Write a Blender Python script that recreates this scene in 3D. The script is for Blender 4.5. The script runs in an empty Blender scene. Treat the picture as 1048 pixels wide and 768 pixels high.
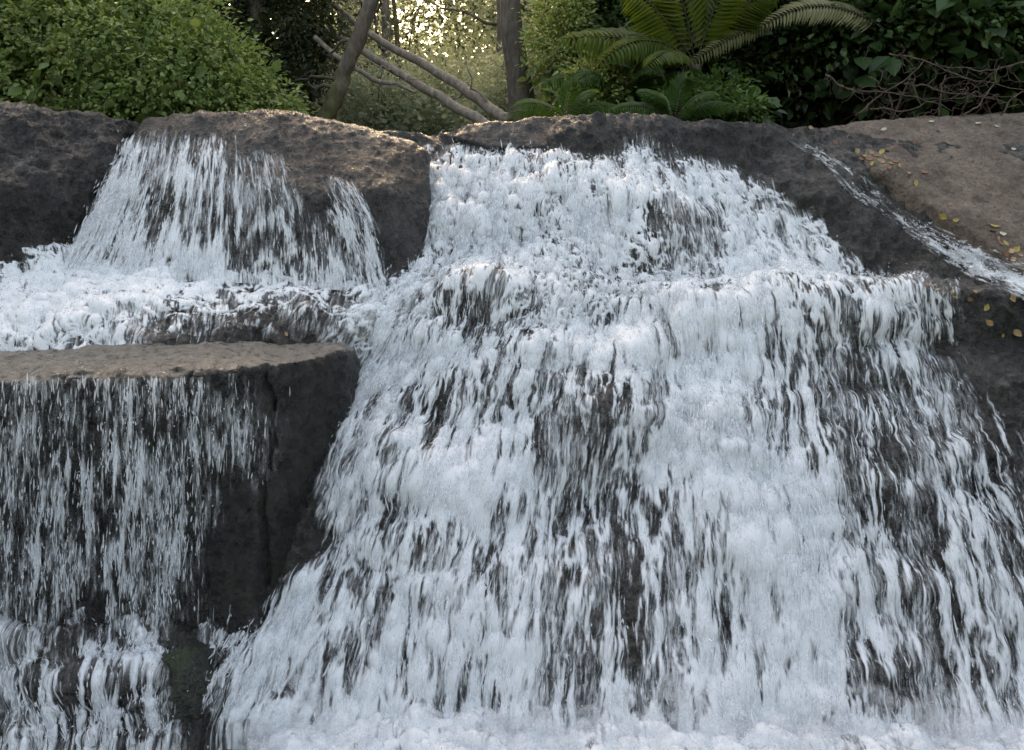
import bpy, bmesh, math, random
import numpy as np
from mathutils import Vector
from mathutils.bvhtree import BVHTree

# ------------------------------------------------------------------ camera, sky, sun, exposure
SC = bpy.context.scene
COL = SC.collection
EYE = np.array([0.0, 0.0, 2.8])
PITCH = math.radians(9.9)
FPX = 800.0
cam_d = bpy.data.cameras.new('camera')
cam = bpy.data.objects.new('camera', cam_d)
COL.objects.link(cam)
cam.location = EYE
cam.rotation_euler = (math.radians(90) - PITCH, 0, 0)
cam_d.sensor_width = 36.0
cam_d.lens = FPX / 1048.0 * 36.0
cam_d.clip_start = 0.05
cam_d.clip_end = 2000
SC.camera = cam

SUN_EL, SUN_AZ = math.radians(36), math.radians(-14)      # azimuth from +Y, clockwise
w = bpy.data.worlds.new("World")
SC.world = w
w.use_nodes = True
nt = w.node_tree
nt.nodes.clear()
sky = nt.nodes.new('ShaderNodeTexSky')
sky.sky_type = 'NISHITA'
sky.sun_disc = False
sky.sun_elevation = SUN_EL
sky.sun_rotation = SUN_AZ
sky.air_density = 1.0
sky.dust_density = 3.0
sky.ozone_density = 1.0
bg = nt.nodes.new('ShaderNodeBackground')
bg.inputs[1].default_value = 0.15
ow = nt.nodes.new('ShaderNodeOutputWorld')
nt.links.new(sky.outputs[0], bg.inputs[0])
nt.links.new(bg.outputs[0], ow.inputs[0])

sun_d = bpy.data.lights.new('sun', 'SUN')
sun_d.energy = 0.75
sun_d.angle = math.radians(24)
sun_d.color = (1.0, 0.92, 0.82)
sun = bpy.data.objects.new('sun', sun_d)
COL.objects.link(sun)
sd = Vector((math.sin(SUN_AZ) * math.cos(SUN_EL), math.cos(SUN_AZ) * math.cos(SUN_EL), math.sin(SUN_EL)))
sun.rotation_euler = sd.to_track_quat('Z', 'Y').to_euler()
sun.location = (0, 0, 30)

SC.view_settings.view_transform = 'Standard'
SC.view_settings.look = 'None'
SC.view_settings.gamma = 1
SC.view_settings.use_curve_mapping = False
SC.view_settings.exposure = 2.42
SC.view_settings.use_white_balance = True          # the phone balanced for the blue open shade
SC.view_settings.white_balance_temperature = 10500
SC.view_settings.white_balance_tint = 12
SC.render.engine = 'CYCLES'
SC.cycles.use_denoising = True
SC.cycles.max_bounces = 8
SC.cycles.transparent_max_bounces = 24

# ------------------------------------------------------------------ numpy helpers
RNG = np.random.default_rng(7)
random.seed(7)
_perm = np.random.default_rng(3).permutation(512)
_perm = np.concatenate([_perm, _perm, _perm])
_ga = np.random.default_rng(4).uniform(0, 2 * np.pi, 512)
_G2 = np.stack([np.cos(_ga), np.sin(_ga)], 1)
_g3 = np.random.default_rng(5).normal(size=(512, 3))
_G3 = _g3 / np.linalg.norm(_g3, axis=1, keepdims=True)


def perlin2(x, y, seed=0):
    xi = np.floor(x).astype(np.int64); yi = np.floor(y).astype(np.int64)
    xf = x - xi; yf = y - yi
    u = xf * xf * xf * (xf * (xf * 6 - 15) + 10); v = yf * yf * yf * (yf * (yf * 6 - 15) + 10)
    def g(ix, iy):
        h = _perm[(_perm[(ix + seed * 37) & 511] + iy) & 511]
        return _G2[h]
    def d(ix, iy, dx, dy):
        q = g(ix, iy)
        return q[..., 0] * dx + q[..., 1] * dy
    a = d(xi, yi, xf, yf); b = d(xi + 1, yi, xf - 1, yf)
    c = d(xi, yi + 1, xf, yf - 1); e = d(xi + 1, yi + 1, xf - 1, yf - 1)
    return ((a + u * (b - a)) + v * ((c + u * (e - c)) - (a + u * (b - a)))) * 1.41


def perlin3(p, seed=0):
    i = np.floor(p).astype(np.int64); f = p - i
    s = f * f * f * (f * (f * 6 - 15) + 10)
    out = 0
    for dx in (0, 1):
        for dy in (0, 1):
            for dz in (0, 1):
                h = _perm[(_perm[(_perm[(i[:, 0] + dx + seed * 37) & 511] + i[:, 1] + dy) & 511] + i[:, 2] + dz) & 511]
                g = _G3[h]
                dd = g[:, 0] * (f[:, 0] - dx) + g[:, 1] * (f[:, 1] - dy) + g[:, 2] * (f[:, 2] - dz)
                wt = (s[:, 0] if dx else 1 - s[:, 0]) * (s[:, 1] if dy else 1 - s[:, 1]) * (s[:, 2] if dz else 1 - s[:, 2])
                out = out + wt * dd
    return out * 1.5


def fbm2(x, y, oct=4, seed=0):
    o, a = 0, 1.0
    for k in range(oct):
        o = o + a * perlin2(x * 2 ** k + 17.3 * k, y * 2 ** k + 9.1 * k, seed + k)
        a *= 0.5
    return o


def fbm3(p, oct=4, seed=0, gain=0.5):
    o, a = 0, 1.0
    for k in range(oct):
        o = o + a * perlin3(p * 2 ** k + 13.7 * k, seed + k)
        a *= gain
    return o


def ridge3(p, oct=3, seed=0):
    o, a = 0, 1.0
    for k in range(oct):
        o = o + a * (1 - 2 * np.abs(perlin3(p * 2.1 ** k + 7.7 * k, seed + k)))
        a *= 0.5
    return o


def sstep(a, b, x):
    t = np.clip((x - a) / (b - a + 1e-9), 0, 1)
    return t * t * (3 - 2 * t)


def rank01(a):
    f = a.ravel()
    r = np.empty(f.size)
    r[np.argsort(f)] = np.linspace(0, 1, f.size)
    return r.reshape(a.shape)


def unproject(px, py, Y):
    """world point at forward distance Y seen at photo pixel (px, py)"""
    px, py, Y = np.broadcast_arrays(np.asarray(px, float), np.asarray(py, float), np.asarray(Y, float))
    a = (px - 524) / FPX; b = (384 - py) / FPX
    dy = math.cos(PITCH) + b * math.sin(PITCH)
    dz = -math.sin(PITCH) + b * math.cos(PITCH)
    t = Y / dy
    return np.stack([a * t, Y, EYE[2] + dz * t], -1)


def ray_dir(px, py):
    a = (px - 524) / FPX; b = (384 - py) / FPX
    return Vector((a, math.cos(PITCH) + b * math.sin(PITCH), -math.sin(PITCH) + b * math.cos(PITCH))).normalized()


def catmull(A, x):
    """Catmull-Rom along axis 0 of A at positions x (index units)"""
    n = A.shape[0]
    i = np.clip(np.floor(x).astype(int), 0, n - 2)
    f = (x - i).reshape((-1,) + (1,) * (A.ndim - 1))
    p1, p2 = A[i], A[i + 1]
    p0 = np.where((i > 0).reshape(f.shape), A[np.maximum(i - 1, 0)], 2 * p1 - p2)
    p3 = np.where((i < n - 2).reshape(f.shape), A[np.minimum(i + 2, n - 1)], 2 * p2 - p1)
    k = 0.5
    m1 = k * (p2 - p0); m2 = k * (p3 - p1)
    f2, f3 = f * f, f * f * f
    return (2 * f3 - 3 * f2 + 1) * p1 + (f3 - 2 * f2 + f) * m1 + (-2 * f3 + 3 * f2) * p2 + (f3 - f2) * m2


def grid_normals(P):
    du = np.gradient(P, axis=1); dv = np.gradient(P, axis=0)
    n = np.cross(du, dv)
    n /= np.linalg.norm(n, axis=-1, keepdims=True) + 1e-12
    c = EYE - P
    s = np.sign((n * c).sum(-1).mean())
    return n * (s if s else 1)


def blur2(A, it=1):
    for _ in range(it):
        B = np.pad(A, [(1, 1), (1, 1)] + [(0, 0)] * (A.ndim - 2), mode='edge')
        A = (B[1:-1, 1:-1] * 4 + (B[:-2, 1:-1] + B[2:, 1:-1] + B[1:-1, :-2] + B[1:-1, 2:]) * 2
             + B[:-2, :-2] + B[2:, 2:] + B[:-2, 2:] + B[2:, :-2]) / 16
    return A


def grid_faces(nv, nu):
    a = np.arange(nv * nu).reshape(nv, nu)
    return np.stack([a[:-1, :-1], a[:-1, 1:], a[1:, 1:], a[1:, :-1]], -1).reshape(-1, 4)


def make_mesh(name, V, F, mats=None, mat_idx=None, smooth=True, attrs=None, fattrs=None):
    """F: an (n,k) array or a list of such arrays"""
    Fs = F if isinstance(F, list) else [F]
    Fs = [f for f in Fs if len(f)]
    me = bpy.data.meshes.new(name)
    V = np.asarray(V, np.float32)
    me.vertices.add(len(V)); me.vertices.foreach_set('co', V.ravel())
    loops = np.concatenate([f.ravel() for f in Fs]).astype(np.int32)
    tot = np.concatenate([np.full(len(f), f.shape[1]) for f in Fs]).astype(np.int32)
    start = np.concatenate([[0], np.cumsum(tot)[:-1]]).astype(np.int32)
    me.loops.add(len(loops)); me.loops.foreach_set('vertex_index', loops)
    me.polygons.add(len(tot)); me.polygons.foreach_set('loop_start', start)
    if mats:
        for m in mats: me.materials.append(m)
    if mat_idx is not None:
        me.polygons.foreach_set('material_index', np.asarray(mat_idx, np.int32))
    me.polygons.foreach_set('use_smooth', np.full(len(tot), bool(smooth)))
    for k, v in (attrs or {}).items():
        v = np.asarray(v, np.float32)
        if v.ndim == 1:
            me.attributes.new(k, 'FLOAT', 'POINT').data.foreach_set('value', v)
        else:
            me.attributes.new(k, 'FLOAT_VECTOR', 'POINT').data.foreach_set('vector', v.ravel())
    for k, v in (fattrs or {}).items():
        me.attributes.new(k, 'FLOAT', 'FACE').data.foreach_set('value', np.asarray(v, np.float32))
    me.update(calc_edges=True)
    return me


def link(name, me, parent=None):
    o = bpy.data.objects.new(name, me)
    COL.objects.link(o)
    if parent is not None: o.parent = parent
    return o


def tag(o, label=None, cat=None, group=None, kind=None):
    if label: o['label'] = label
    if cat: o['category'] = cat
    if group: o['group'] = group
    if kind: o['kind'] = kind
    return o


def empty(name, loc=(0, 0, 0)):
    o = bpy.data.objects.new(name, None)
    COL.objects.link(o)
    o.location = loc
    o.empty_display_size = 0.2
    return o


class MB:
    """collects geometry chunks (verts, faces, per-face value) into one mesh"""
    def __init__(s):
        s.V, s.F4, s.F3, s.a4, s.a3, s.n = [], [], [], [], [], 0
    def add(s, V, F, val=0.5):
        V = np.asarray(V, float).reshape(-1, 3); F = np.asarray(F)
        s.V.append(V)
        v = np.broadcast_to(np.asarray(val, float), (len(F),))
        if F.shape[1] == 4: s.F4.append(F + s.n); s.a4.append(v)
        else: s.F3.append(F + s.n); s.a3.append(v)
        s.n += len(V)
    def build(s, name, mat, parent=None, smooth=True, origin=(0, 0, 0)):
        V = np.concatenate(s.V) - np.asarray(origin)
        Fs, al = [], []
        if s.F4: Fs.append(np.concatenate(s.F4)); al.append(np.concatenate(s.a4))
        if s.F3: Fs.append(np.concatenate(s.F3)); al.append(np.concatenate(s.a3))
        me = make_mesh(name, V, Fs, [mat], None, smooth, None, {'var': np.concatenate(al)})
        return link(name, me, parent)


def tube(path, rad, sides=8, rough=0.0, seed=0, val=0.5):
    P = np.asarray(path, float); n = len(P)
    rad = np.broadcast_to(np.asarray(rad, float), (n,))
    T = np.gradient(P, axis=0); T /= np.linalg.norm(T, axis=1, keepdims=True) + 1e-9
    ref = np.array([0.31, 0.83, 0.46]) if abs(T[0] @ np.array([0.31, 0.83, 0.46])) < 0.9 else np.array([1.0, 0, 0])
    A = np.cross(T, ref); A /= np.linalg.norm(A, axis=1, keepdims=True) + 1e-9
    B = np.cross(T, A)
    th = np.linspace(0, 2 * np.pi, sides, endpoint=False)
    r = rad[:, None] * np.ones(sides)
    if rough:
        tt = np.linspace(0, n * 0.6, n)[:, None] + 0 * th
        r = r * (1 + rough * perlin2(tt + seed * 3.7, 0 * tt + np.cos(th) * 1.5 + seed) + rough * perlin2(tt * 1.7 + seed, np.sin(th) * 1.5 + 5 + 0 * tt))
    V = P[:, None] + r[..., None] * (np.cos(th)[None, :, None] * A[:, None] + np.sin(th)[None, :, None] * B[:, None])
    a = np.arange(n * sides).reshape(n, sides); b = np.roll(a, -1, 1)
    F = np.stack([a[:-1], b[:-1], b[1:], a[1:]], -1).reshape(-1, 4)
    V = V.reshape(-1, 3)
    tip = len(V)
    V = np.concatenate([V, P[:1], P[-1:]])
    F2 = np.concatenate([np.stack([b[0], a[0], np.full(sides, tip)], -1), np.stack([a[-1], b[-1], np.full(sides, tip + 1)], -1)])
    return V, F, F2


def add_tube(mb, path, rad, sides=8, rough=0.0, seed=0, val=0.5):
    V, F, F2 = tube(path, rad, sides, rough, seed)
    n0 = mb.n
    mb.add(V, F, val)
    mb.F3.append(F2 + n0); mb.a3.append(np.full(len(F2), val))


def wander(p0, p1, n=12, amp=0.1, seed=0, sag=0.0):
    t = np.linspace(0, 1, n)[:, None]
    P = np.asarray(p0) * (1 - t) + np.asarray(p1) * t
    q = t[:, 0] * 3
    off = np.stack([perlin2(q + seed * 5.1, q * 0 + 1.5 + seed), perlin2(q + 9 + seed * 3.3, q * 0 + 4.5), perlin2(q + 21 + seed * 2.3, q * 0 + 7.5)], 1)
    env = np.sin(np.pi * np.clip(t, 0.02, 0.98))
    P = P + off * amp * np.sqrt(env)
    P[:, 2] -= sag * 4 * (t * (1 - t))[:, 0]
    return P

# ------------------------------------------------------------------ materials
def new_mat(name):
    m = bpy.data.materials.new(name)
    m.use_nodes = True
    m.node_tree.nodes.clear()
    return m, m.node_tree.nodes, m.node_tree.links


class NB:
    def __init__(s, name):
        s.m, s.n, s.l = new_mat(name)
        s.out = s.n.new('ShaderNodeOutputMaterial')
    def node(s, t, **kw):
        nd = s.n.new(t)
        for k, v in kw.items():
            if k.startswith('i_'):
                nd.inputs[k[2:].replace('_', ' ')].default_value = v
            else: setattr(nd, k, v)
        return nd
    def ln(s, a, b): s.l.new(a, b)
    def geo(s): return s.node('ShaderNodeNewGeometry')
    def coord(s, scale=(1, 1, 1), kind='Object'):
        tc = s.node('ShaderNodeTexCoord')
        mp = s.node('ShaderNodeMapping'); mp.inputs['Scale'].default_value = scale
        s.ln(tc.outputs[kind], mp.inputs['Vector'])
        return mp.outputs[0]
    def noise(s, vec, scale, detail=5, rough=0.6, dist=0.0):
        nd = s.node('ShaderNodeTexNoise')
        nd.inputs['Scale'].default_value = scale; nd.inputs['Detail'].default_value = detail
        nd.inputs['Roughness'].default_value = rough; nd.inputs['Distortion'].default_value = dist
        if vec is not None: s.ln(vec, nd.inputs['Vector'])
        return nd.outputs[0]
    def ramp(s, fac, stops, interp='LINEAR'):
        r = s.node('ShaderNodeValToRGB'); r.color_ramp.interpolation = interp
        e = r.color_ramp.elements
        while len(e) > 1: e.remove(e[-1])
        e[0].position = stops[0][0]; e[0].color = (*stops[0][1], 1)
        for p, c in stops[1:]:
            q = e.new(p); q.color = (*c, 1)
        s.ln(fac, r.inputs[0])
        return r.outputs[0]
    def math(s, op, a, b=None, clamp=False):
        nd = s.node('ShaderNodeMath', operation=op); nd.use_clamp = clamp
        for k, v in enumerate((a, b)):
            if v is None: continue
            if isinstance(v, (int, float)): nd.inputs[k].default_value = v
            else: s.ln(v, nd.inputs[k])
        return nd.outputs[0]
    def mix(s, fac, a, b):
        nd = s.node('ShaderNodeMix', data_type='RGBA')
        for k, v in ((0, fac), (6, a), (7, b)):
            if isinstance(v, (int, float)): nd.inputs[k].default_value = v
            elif isinstance(v, tuple): nd.inputs[k].default_value = (*v, 1)
            else: s.ln(v, nd.inputs[k])
        return nd.outputs[2]
    def attr(s, name, out='Fac'):
        nd = s.node('ShaderNodeAttribute'); nd.attribute_name = name
        return nd.outputs[out]
    def maprange(s, v, a, b, c=0.0, d=1.0):
        nd = s.node('ShaderNodeMapRange'); nd.interpolation_type = 'SMOOTHSTEP'
        s.ln(v, nd.inputs[0])
        for k, x in zip((1, 2, 3, 4), (a, b, c, d)): nd.inputs[k].default_value = x
        return nd.outputs[0]
    def bump(s, h, strength=0.5, dist=0.02, normal=None):
        nd = s.node('ShaderNodeBump'); nd.inputs['Strength'].default_value = strength; nd.inputs['Distance'].default_value = dist
        s.ln(h, nd.inputs['Height'])
        if normal is not None: s.ln(normal, nd.inputs['Normal'])
        return nd.outputs[0]


def rock_material(name, dark, mid, light, top=None, top_lo=0.55, top_hi=0.9, rough=(0.25, 0.6), moss=None, moss_amt=0.0, bump=0.9, wet=0.75):
    b = NB(name)
    co = b.coord()
    n1 = b.noise(co, 2.2, 6, 0.6, 0.3)
    n2 = b.noise(co, 14, 6, 0.65, 0.2)
    n3 = b.noise(co, 55, 4, 0.7)
    col = b.ramp(b.math('ADD', b.math('MULTIPLY', n1, 0.55), b.math('MULTIPLY', n2, 0.45)), [(0.40, dark), (0.5, mid), (0.62, light)])
    # pale mineral grains
    col = b.mix(b.maprange(n3, 0.54, 0.66, 0, 0.5), col, light)
    col = b.mix(b.maprange(b.noise(co, 38, 4, 0.7, 0.8), 0.36, 0.47, 0.75, 0.0), col, tuple(c * 0.4 for c in dark))
    if moss:
        mf = b.math('MULTIPLY', b.maprange(b.noise(co, 3.1, 5, 0.65, 0.6), 0.5, 0.64), moss_amt)
        col = b.mix(mf, col, moss)
    rgh = b.maprange(n2, 0.3, 0.7, rough[0], rough[1])
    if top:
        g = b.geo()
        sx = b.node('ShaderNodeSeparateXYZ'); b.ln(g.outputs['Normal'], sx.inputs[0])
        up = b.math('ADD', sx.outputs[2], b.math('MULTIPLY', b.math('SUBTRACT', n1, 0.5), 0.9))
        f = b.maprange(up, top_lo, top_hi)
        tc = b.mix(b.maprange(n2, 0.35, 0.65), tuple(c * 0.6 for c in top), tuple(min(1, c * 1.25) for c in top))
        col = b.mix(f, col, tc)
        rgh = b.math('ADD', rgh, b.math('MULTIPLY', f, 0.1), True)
    vor = b.node('ShaderNodeTexVoronoi', feature='DISTANCE_TO_EDGE'); vor.inputs['Scale'].default_value = 5
    wv = b.node('ShaderNodeVectorMath', operation='ADD'); b.ln(co, wv.inputs[0])
    nn = b.node('ShaderNodeTexNoise'); nn.inputs['Scale'].default_value = 4; b.ln(co, nn.inputs['Vector'])
    sc = b.node('ShaderNodeVectorMath', operation='SCALE'); sc.inputs[3].default_value = 0.35; b.ln(nn.outputs['Color'], sc.inputs[0])
    b.ln(sc.outputs[0], wv.inputs[1]); b.ln(wv.outputs[0], vor.inputs['Vector'])
    crack = b.maprange(vor.outputs['Distance'], 0.0, 0.05)
    n4 = b.noise(co, 27, 5, 0.7, 0.6)
    nb = b.bump(n1, 0.6, 0.12)
    nb = b.bump(n2, min(1, bump), 0.09 * bump, nb)
    nb = b.bump(crack, 0.4, 0.015, nb)
    nb = b.bump(n4, min(1, bump), 0.05 * bump, nb)
    nb = b.bump(n3, min(1, bump), 0.022 * bump, nb)
    p = b.node('ShaderNodeBsdfPrincipled')
    b.ln(col, p.inputs['Base Color']); b.ln(rgh, p.inputs['Roughness']); b.ln(nb, p.inputs['Normal'])
    if wet:                                        # film of water over the stone
        p.inputs['Coat Weight'].default_value = wet; p.inputs['Coat Roughness'].default_value = 0.09
        b.ln(b.bump(n3, 1.0, 0.02, b.bump(n4, 1.0, 0.045, nb)), p.inputs['Coat Normal'])
    b.ln(p.outputs[0], b.out.inputs[0])
    return b.m


M = {}
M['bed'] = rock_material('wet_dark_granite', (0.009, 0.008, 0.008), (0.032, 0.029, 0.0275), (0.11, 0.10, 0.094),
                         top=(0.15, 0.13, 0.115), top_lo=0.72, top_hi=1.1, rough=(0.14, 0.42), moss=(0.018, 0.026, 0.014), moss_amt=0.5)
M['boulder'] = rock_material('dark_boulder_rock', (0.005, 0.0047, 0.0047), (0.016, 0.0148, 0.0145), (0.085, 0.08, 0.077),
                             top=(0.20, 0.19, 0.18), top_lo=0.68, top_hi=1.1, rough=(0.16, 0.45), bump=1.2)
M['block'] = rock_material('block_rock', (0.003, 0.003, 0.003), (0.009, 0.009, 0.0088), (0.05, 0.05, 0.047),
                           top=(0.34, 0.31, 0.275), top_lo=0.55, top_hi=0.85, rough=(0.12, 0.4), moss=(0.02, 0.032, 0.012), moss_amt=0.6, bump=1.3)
M['mossy'] = rock_material('mossy_rock', (0.008, 0.01, 0.008), (0.035, 0.042, 0.03), (0.10, 0.115, 0.08), rough=(0.25, 0.5), moss=(0.045, 0.075, 0.025), moss_amt=0.7)
M['slab'] = rock_material('brown_slab_rock', (0.08, 0.058, 0.045), (0.19, 0.142, 0.11), (0.31, 0.245, 0.20), rough=(0.5, 0.85), bump=0.8, wet=0.0)


def foam_material(name, col=(0.80, 0.84, 0.88), use_cov=True):
    b = NB(name)
    d = b.node('ShaderNodeBsdfPrincipled')
    d.inputs['Base Color'].default_value = (*col, 1)
    d.inputs['Roughness'].default_value = 0.35
    tr = b.node('ShaderNodeBsdfTranslucent'); tr.inputs[0].default_value = (*col, 1)
    mx = b.node('ShaderNodeMixShader'); mx.inputs[0].default_value = 0.15
    b.ln(d.outputs[0], mx.inputs[1]); b.ln(tr.outputs[0], mx.inputs[2])
    if use_cov:
        fl = b.attr('flow', 'Vector')
        mp = b.node('ShaderNodeMapping'); mp.inputs['Scale'].default_value = (1, 0.13, 1); b.ln(fl, mp.inputs[0])
        nz = b.noise(mp.outputs[0], 38, 6, 0.7, 0.5)
        nz2 = b.noise(mp.outputs[0], 95, 3, 0.6, 0.2)
        cov = b.attr('cov')
        # fine strands eat into the half covered rims
        f = b.math('ADD', cov, b.math('MULTIPLY', b.math('SUBTRACT', nz, 0.5), 1.7))
        f = b.math('ADD', f, b.math('MULTIPLY', b.math('SUBTRACT', nz2, 0.5), 0.9))
        al = b.maprange(f, 0.05, 0.92)
        al = b.math('MULTIPLY', al, b.maprange(cov, 0.0, 0.18))
        nb = b.bump(nz, 0.4, 0.012); nb = b.bump(nz2, 0.25, 0.004, nb)
        b.ln(nb, d.inputs['Normal']); b.ln(nb, tr.inputs['Normal'])
        tp = b.node('ShaderNodeBsdfTransparent')
        m2 = b.node('ShaderNodeMixShader')
        b.ln(al, m2.inputs[0]); b.ln(tp.outputs[0], m2.inputs[1]); b.ln(mx.outputs[0], m2.inputs[2])
        b.ln(m2.outputs[0], b.out.inputs[0])
    else:
        lw = b.node('ShaderNodeLayerWeight'); lw.inputs[0].default_value = 0.5
        al = b.maprange(lw.outputs['Facing'], 0.95, 0.1, 0.0, 0.6)
        tp = b.node('ShaderNodeBsdfTransparent')
        m2 = b.node('ShaderNodeMixShader')
        b.ln(al, m2.inputs[0]); b.ln(tp.outputs[0], m2.inputs[1]); b.ln(mx.outputs[0], m2.inputs[2])
        b.ln(m2.outputs[0], b.out.inputs[0])
    return b.m


M['foam'] = foam_material('white_water')
M['drop'] = foam_material('water_drops', use_cov=False)


def leaf_material(name, c0, c1, c2, trans=0.35, rough=0.45):
    b = NB(name)
    v = b.attr('var')
    col = b.ramp(v, [(0.0, c0), (0.5, c1), (1.0, c2)])
    p = b.node('ShaderNodeBsdfPrincipled'); p.inputs['Roughness'].default_value = rough
    b.ln(col, p.inputs['Base Color'])
    tr = b.node('ShaderNodeBsdfTranslucent')
    hs = b.node('ShaderNodeHueSaturation'); hs.inputs['Hue'].default_value = 0.48; hs.inputs['Value'].default_value = 1.5; hs.inputs['Saturation'].default_value = 1.1
    b.ln(col, hs.inputs['Color']); b.ln(hs.outputs[0], tr.inputs[0])
    mx = b.node('ShaderNodeMixShader'); mx.inputs[0].default_value = trans
    b.ln(p.outputs[0], mx.inputs[1]); b.ln(tr.outputs[0], mx.inputs[2])
    b.ln(mx.outputs[0], b.out.inputs[0])
    return b.m


M['leaf_bright'] = leaf_material('fresh_green_leaves', (0.075, 0.125, 0.035), (0.165, 0.245, 0.075), (0.27, 0.335, 0.12))
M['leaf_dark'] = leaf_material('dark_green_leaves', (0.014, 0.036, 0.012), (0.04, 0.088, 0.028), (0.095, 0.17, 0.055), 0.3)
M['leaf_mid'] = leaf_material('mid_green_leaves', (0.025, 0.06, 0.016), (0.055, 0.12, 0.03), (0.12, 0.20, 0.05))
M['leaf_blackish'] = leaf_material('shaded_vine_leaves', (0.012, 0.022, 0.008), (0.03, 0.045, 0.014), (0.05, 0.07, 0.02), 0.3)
M['leaf_olive_hazed'] = leaf_material('olive_leaves_hazed', (0.18, 0.225, 0.15), (0.32, 0.37, 0.25), (0.48, 0.52, 0.38), 0.5)  # leaf colour lightened to carry the pale haze of the gap
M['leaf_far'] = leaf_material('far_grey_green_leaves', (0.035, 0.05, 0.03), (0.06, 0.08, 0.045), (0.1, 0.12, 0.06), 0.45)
M['fern_green'] = leaf_material('fern_green', (0.025, 0.07, 0.015), (0.05, 0.12, 0.025), (0.09, 0.17, 0.04), 0.4)
M['fern_yellow'] = leaf_material('fern_yellow_green', (0.03, 0.062, 0.012), (0.065, 0.108, 0.018), (0.125, 0.165, 0.03), 0.45)
M['fern_pale'] = leaf_material('fern_pale_dry', (0.16, 0.17, 0.08), (0.26, 0.26, 0.14), (0.36, 0.34, 0.2), 0.3)


def bark_material(name, c0, c1, c2, moss=None):
    b = NB(name)
    co = b.coord((1, 1, 0.35))
    n1 = b.noise(co, 18, 6, 0.65, 0.4); n2 = b.noise(co, 4, 4, 0.6)
    col = b.ramp(n1, [(0.3, c0), (0.5, c1), (0.7, c2)])
    if moss: col = b.mix(b.maprange(n2, 0.42, 0.6, 0, 0.8), col, moss)
    p = b.node('ShaderNodeBsdfPrincipled'); p.inputs['Roughness'].default_value = 0.85
    b.ln(col, p.inputs['Base Color']); b.ln(b.bump(n1, 0.8, 0.02), p.inputs['Normal'])
    b.ln(p.outputs[0], b.out.inputs[0])
    return b.m


M['bark'] = bark_material('brown_bark', (0.04, 0.03, 0.024), (0.085, 0.068, 0.055), (0.15, 0.125, 0.10))
M['bark_moss'] = bark_material('mossy_bark', (0.035, 0.027, 0.02), (0.075, 0.058, 0.045), (0.14, 0.115, 0.09), (0.06, 0.065, 0.015))
M['bark_pale'] = bark_material('weathered_log_bark', (0.09, 0.072, 0.056), (0.17, 0.14, 0.115), (0.28, 0.245, 0.205))
M['twig'] = bark_material('dry_twig_bark', (0.04, 0.027, 0.02), (0.085, 0.058, 0.042), (0.17, 0.125, 0.095))


def plain_leaf(name, c):
    b = NB(name)
    n = b.noise(b.coord(), 60, 3)
    p = b.node('ShaderNodeBsdfPrincipled'); p.inputs['Roughness'].default_value = 0.5
    b.ln(b.mix(b.maprange(n, 0.35, 0.65), tuple(x * 0.65 for x in c), c), p.inputs['Base Color'])
    b.ln(p.outputs[0], b.out.inputs[0])
    return b.m


M['litter_yellow'] = plain_leaf('yellow_leaf', (0.36, 0.27, 0.06))
M['litter_tan'] = plain_leaf('tan_leaf', (0.36, 0.22, 0.10))
M['litter_brown'] = plain_leaf('brown_leaf', (0.22, 0.09, 0.04))
M['litter_pale'] = plain_leaf('pale_leaf', (0.55, 0.48, 0.36))

b = NB('forest_soil')
co = b.coord()
n1 = b.noise(co, 1.5, 6); n2 = b.noise(co, 20, 5)
p = b.node('ShaderNodeBsdfPrincipled'); p.inputs['Roughness'].default_value = 0.9
b.ln(b.ramp(b.math('ADD', b.math('MULTIPLY', n1, 0.5), b.math('MULTIPLY', n2, 0.5)), [(0.35, (0.02, 0.016, 0.01)), (0.5, (0.05, 0.04, 0.022)), (0.65, (0.06, 0.065, 0.03))]), p.inputs['Base Color'])
b.ln(b.bump(n2, 0.8, 0.04), p.inputs['Normal']); b.ln(p.outputs[0], b.out.inputs[0])
M['soil'] = b.m

b = NB('pool_water')
p = b.node('ShaderNodeBsdfPrincipled')
p.inputs['Base Color'].default_value = (0.05, 0.065, 0.06, 1); p.inputs['Roughness'].default_value = 0.08
b.ln(b.bump(b.noise(b.coord(), 9, 4), 0.5, 0.04), p.inputs['Normal'])
b.ln(p.outputs[0], b.out.inputs[0])
M['pool'] = b.m

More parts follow.
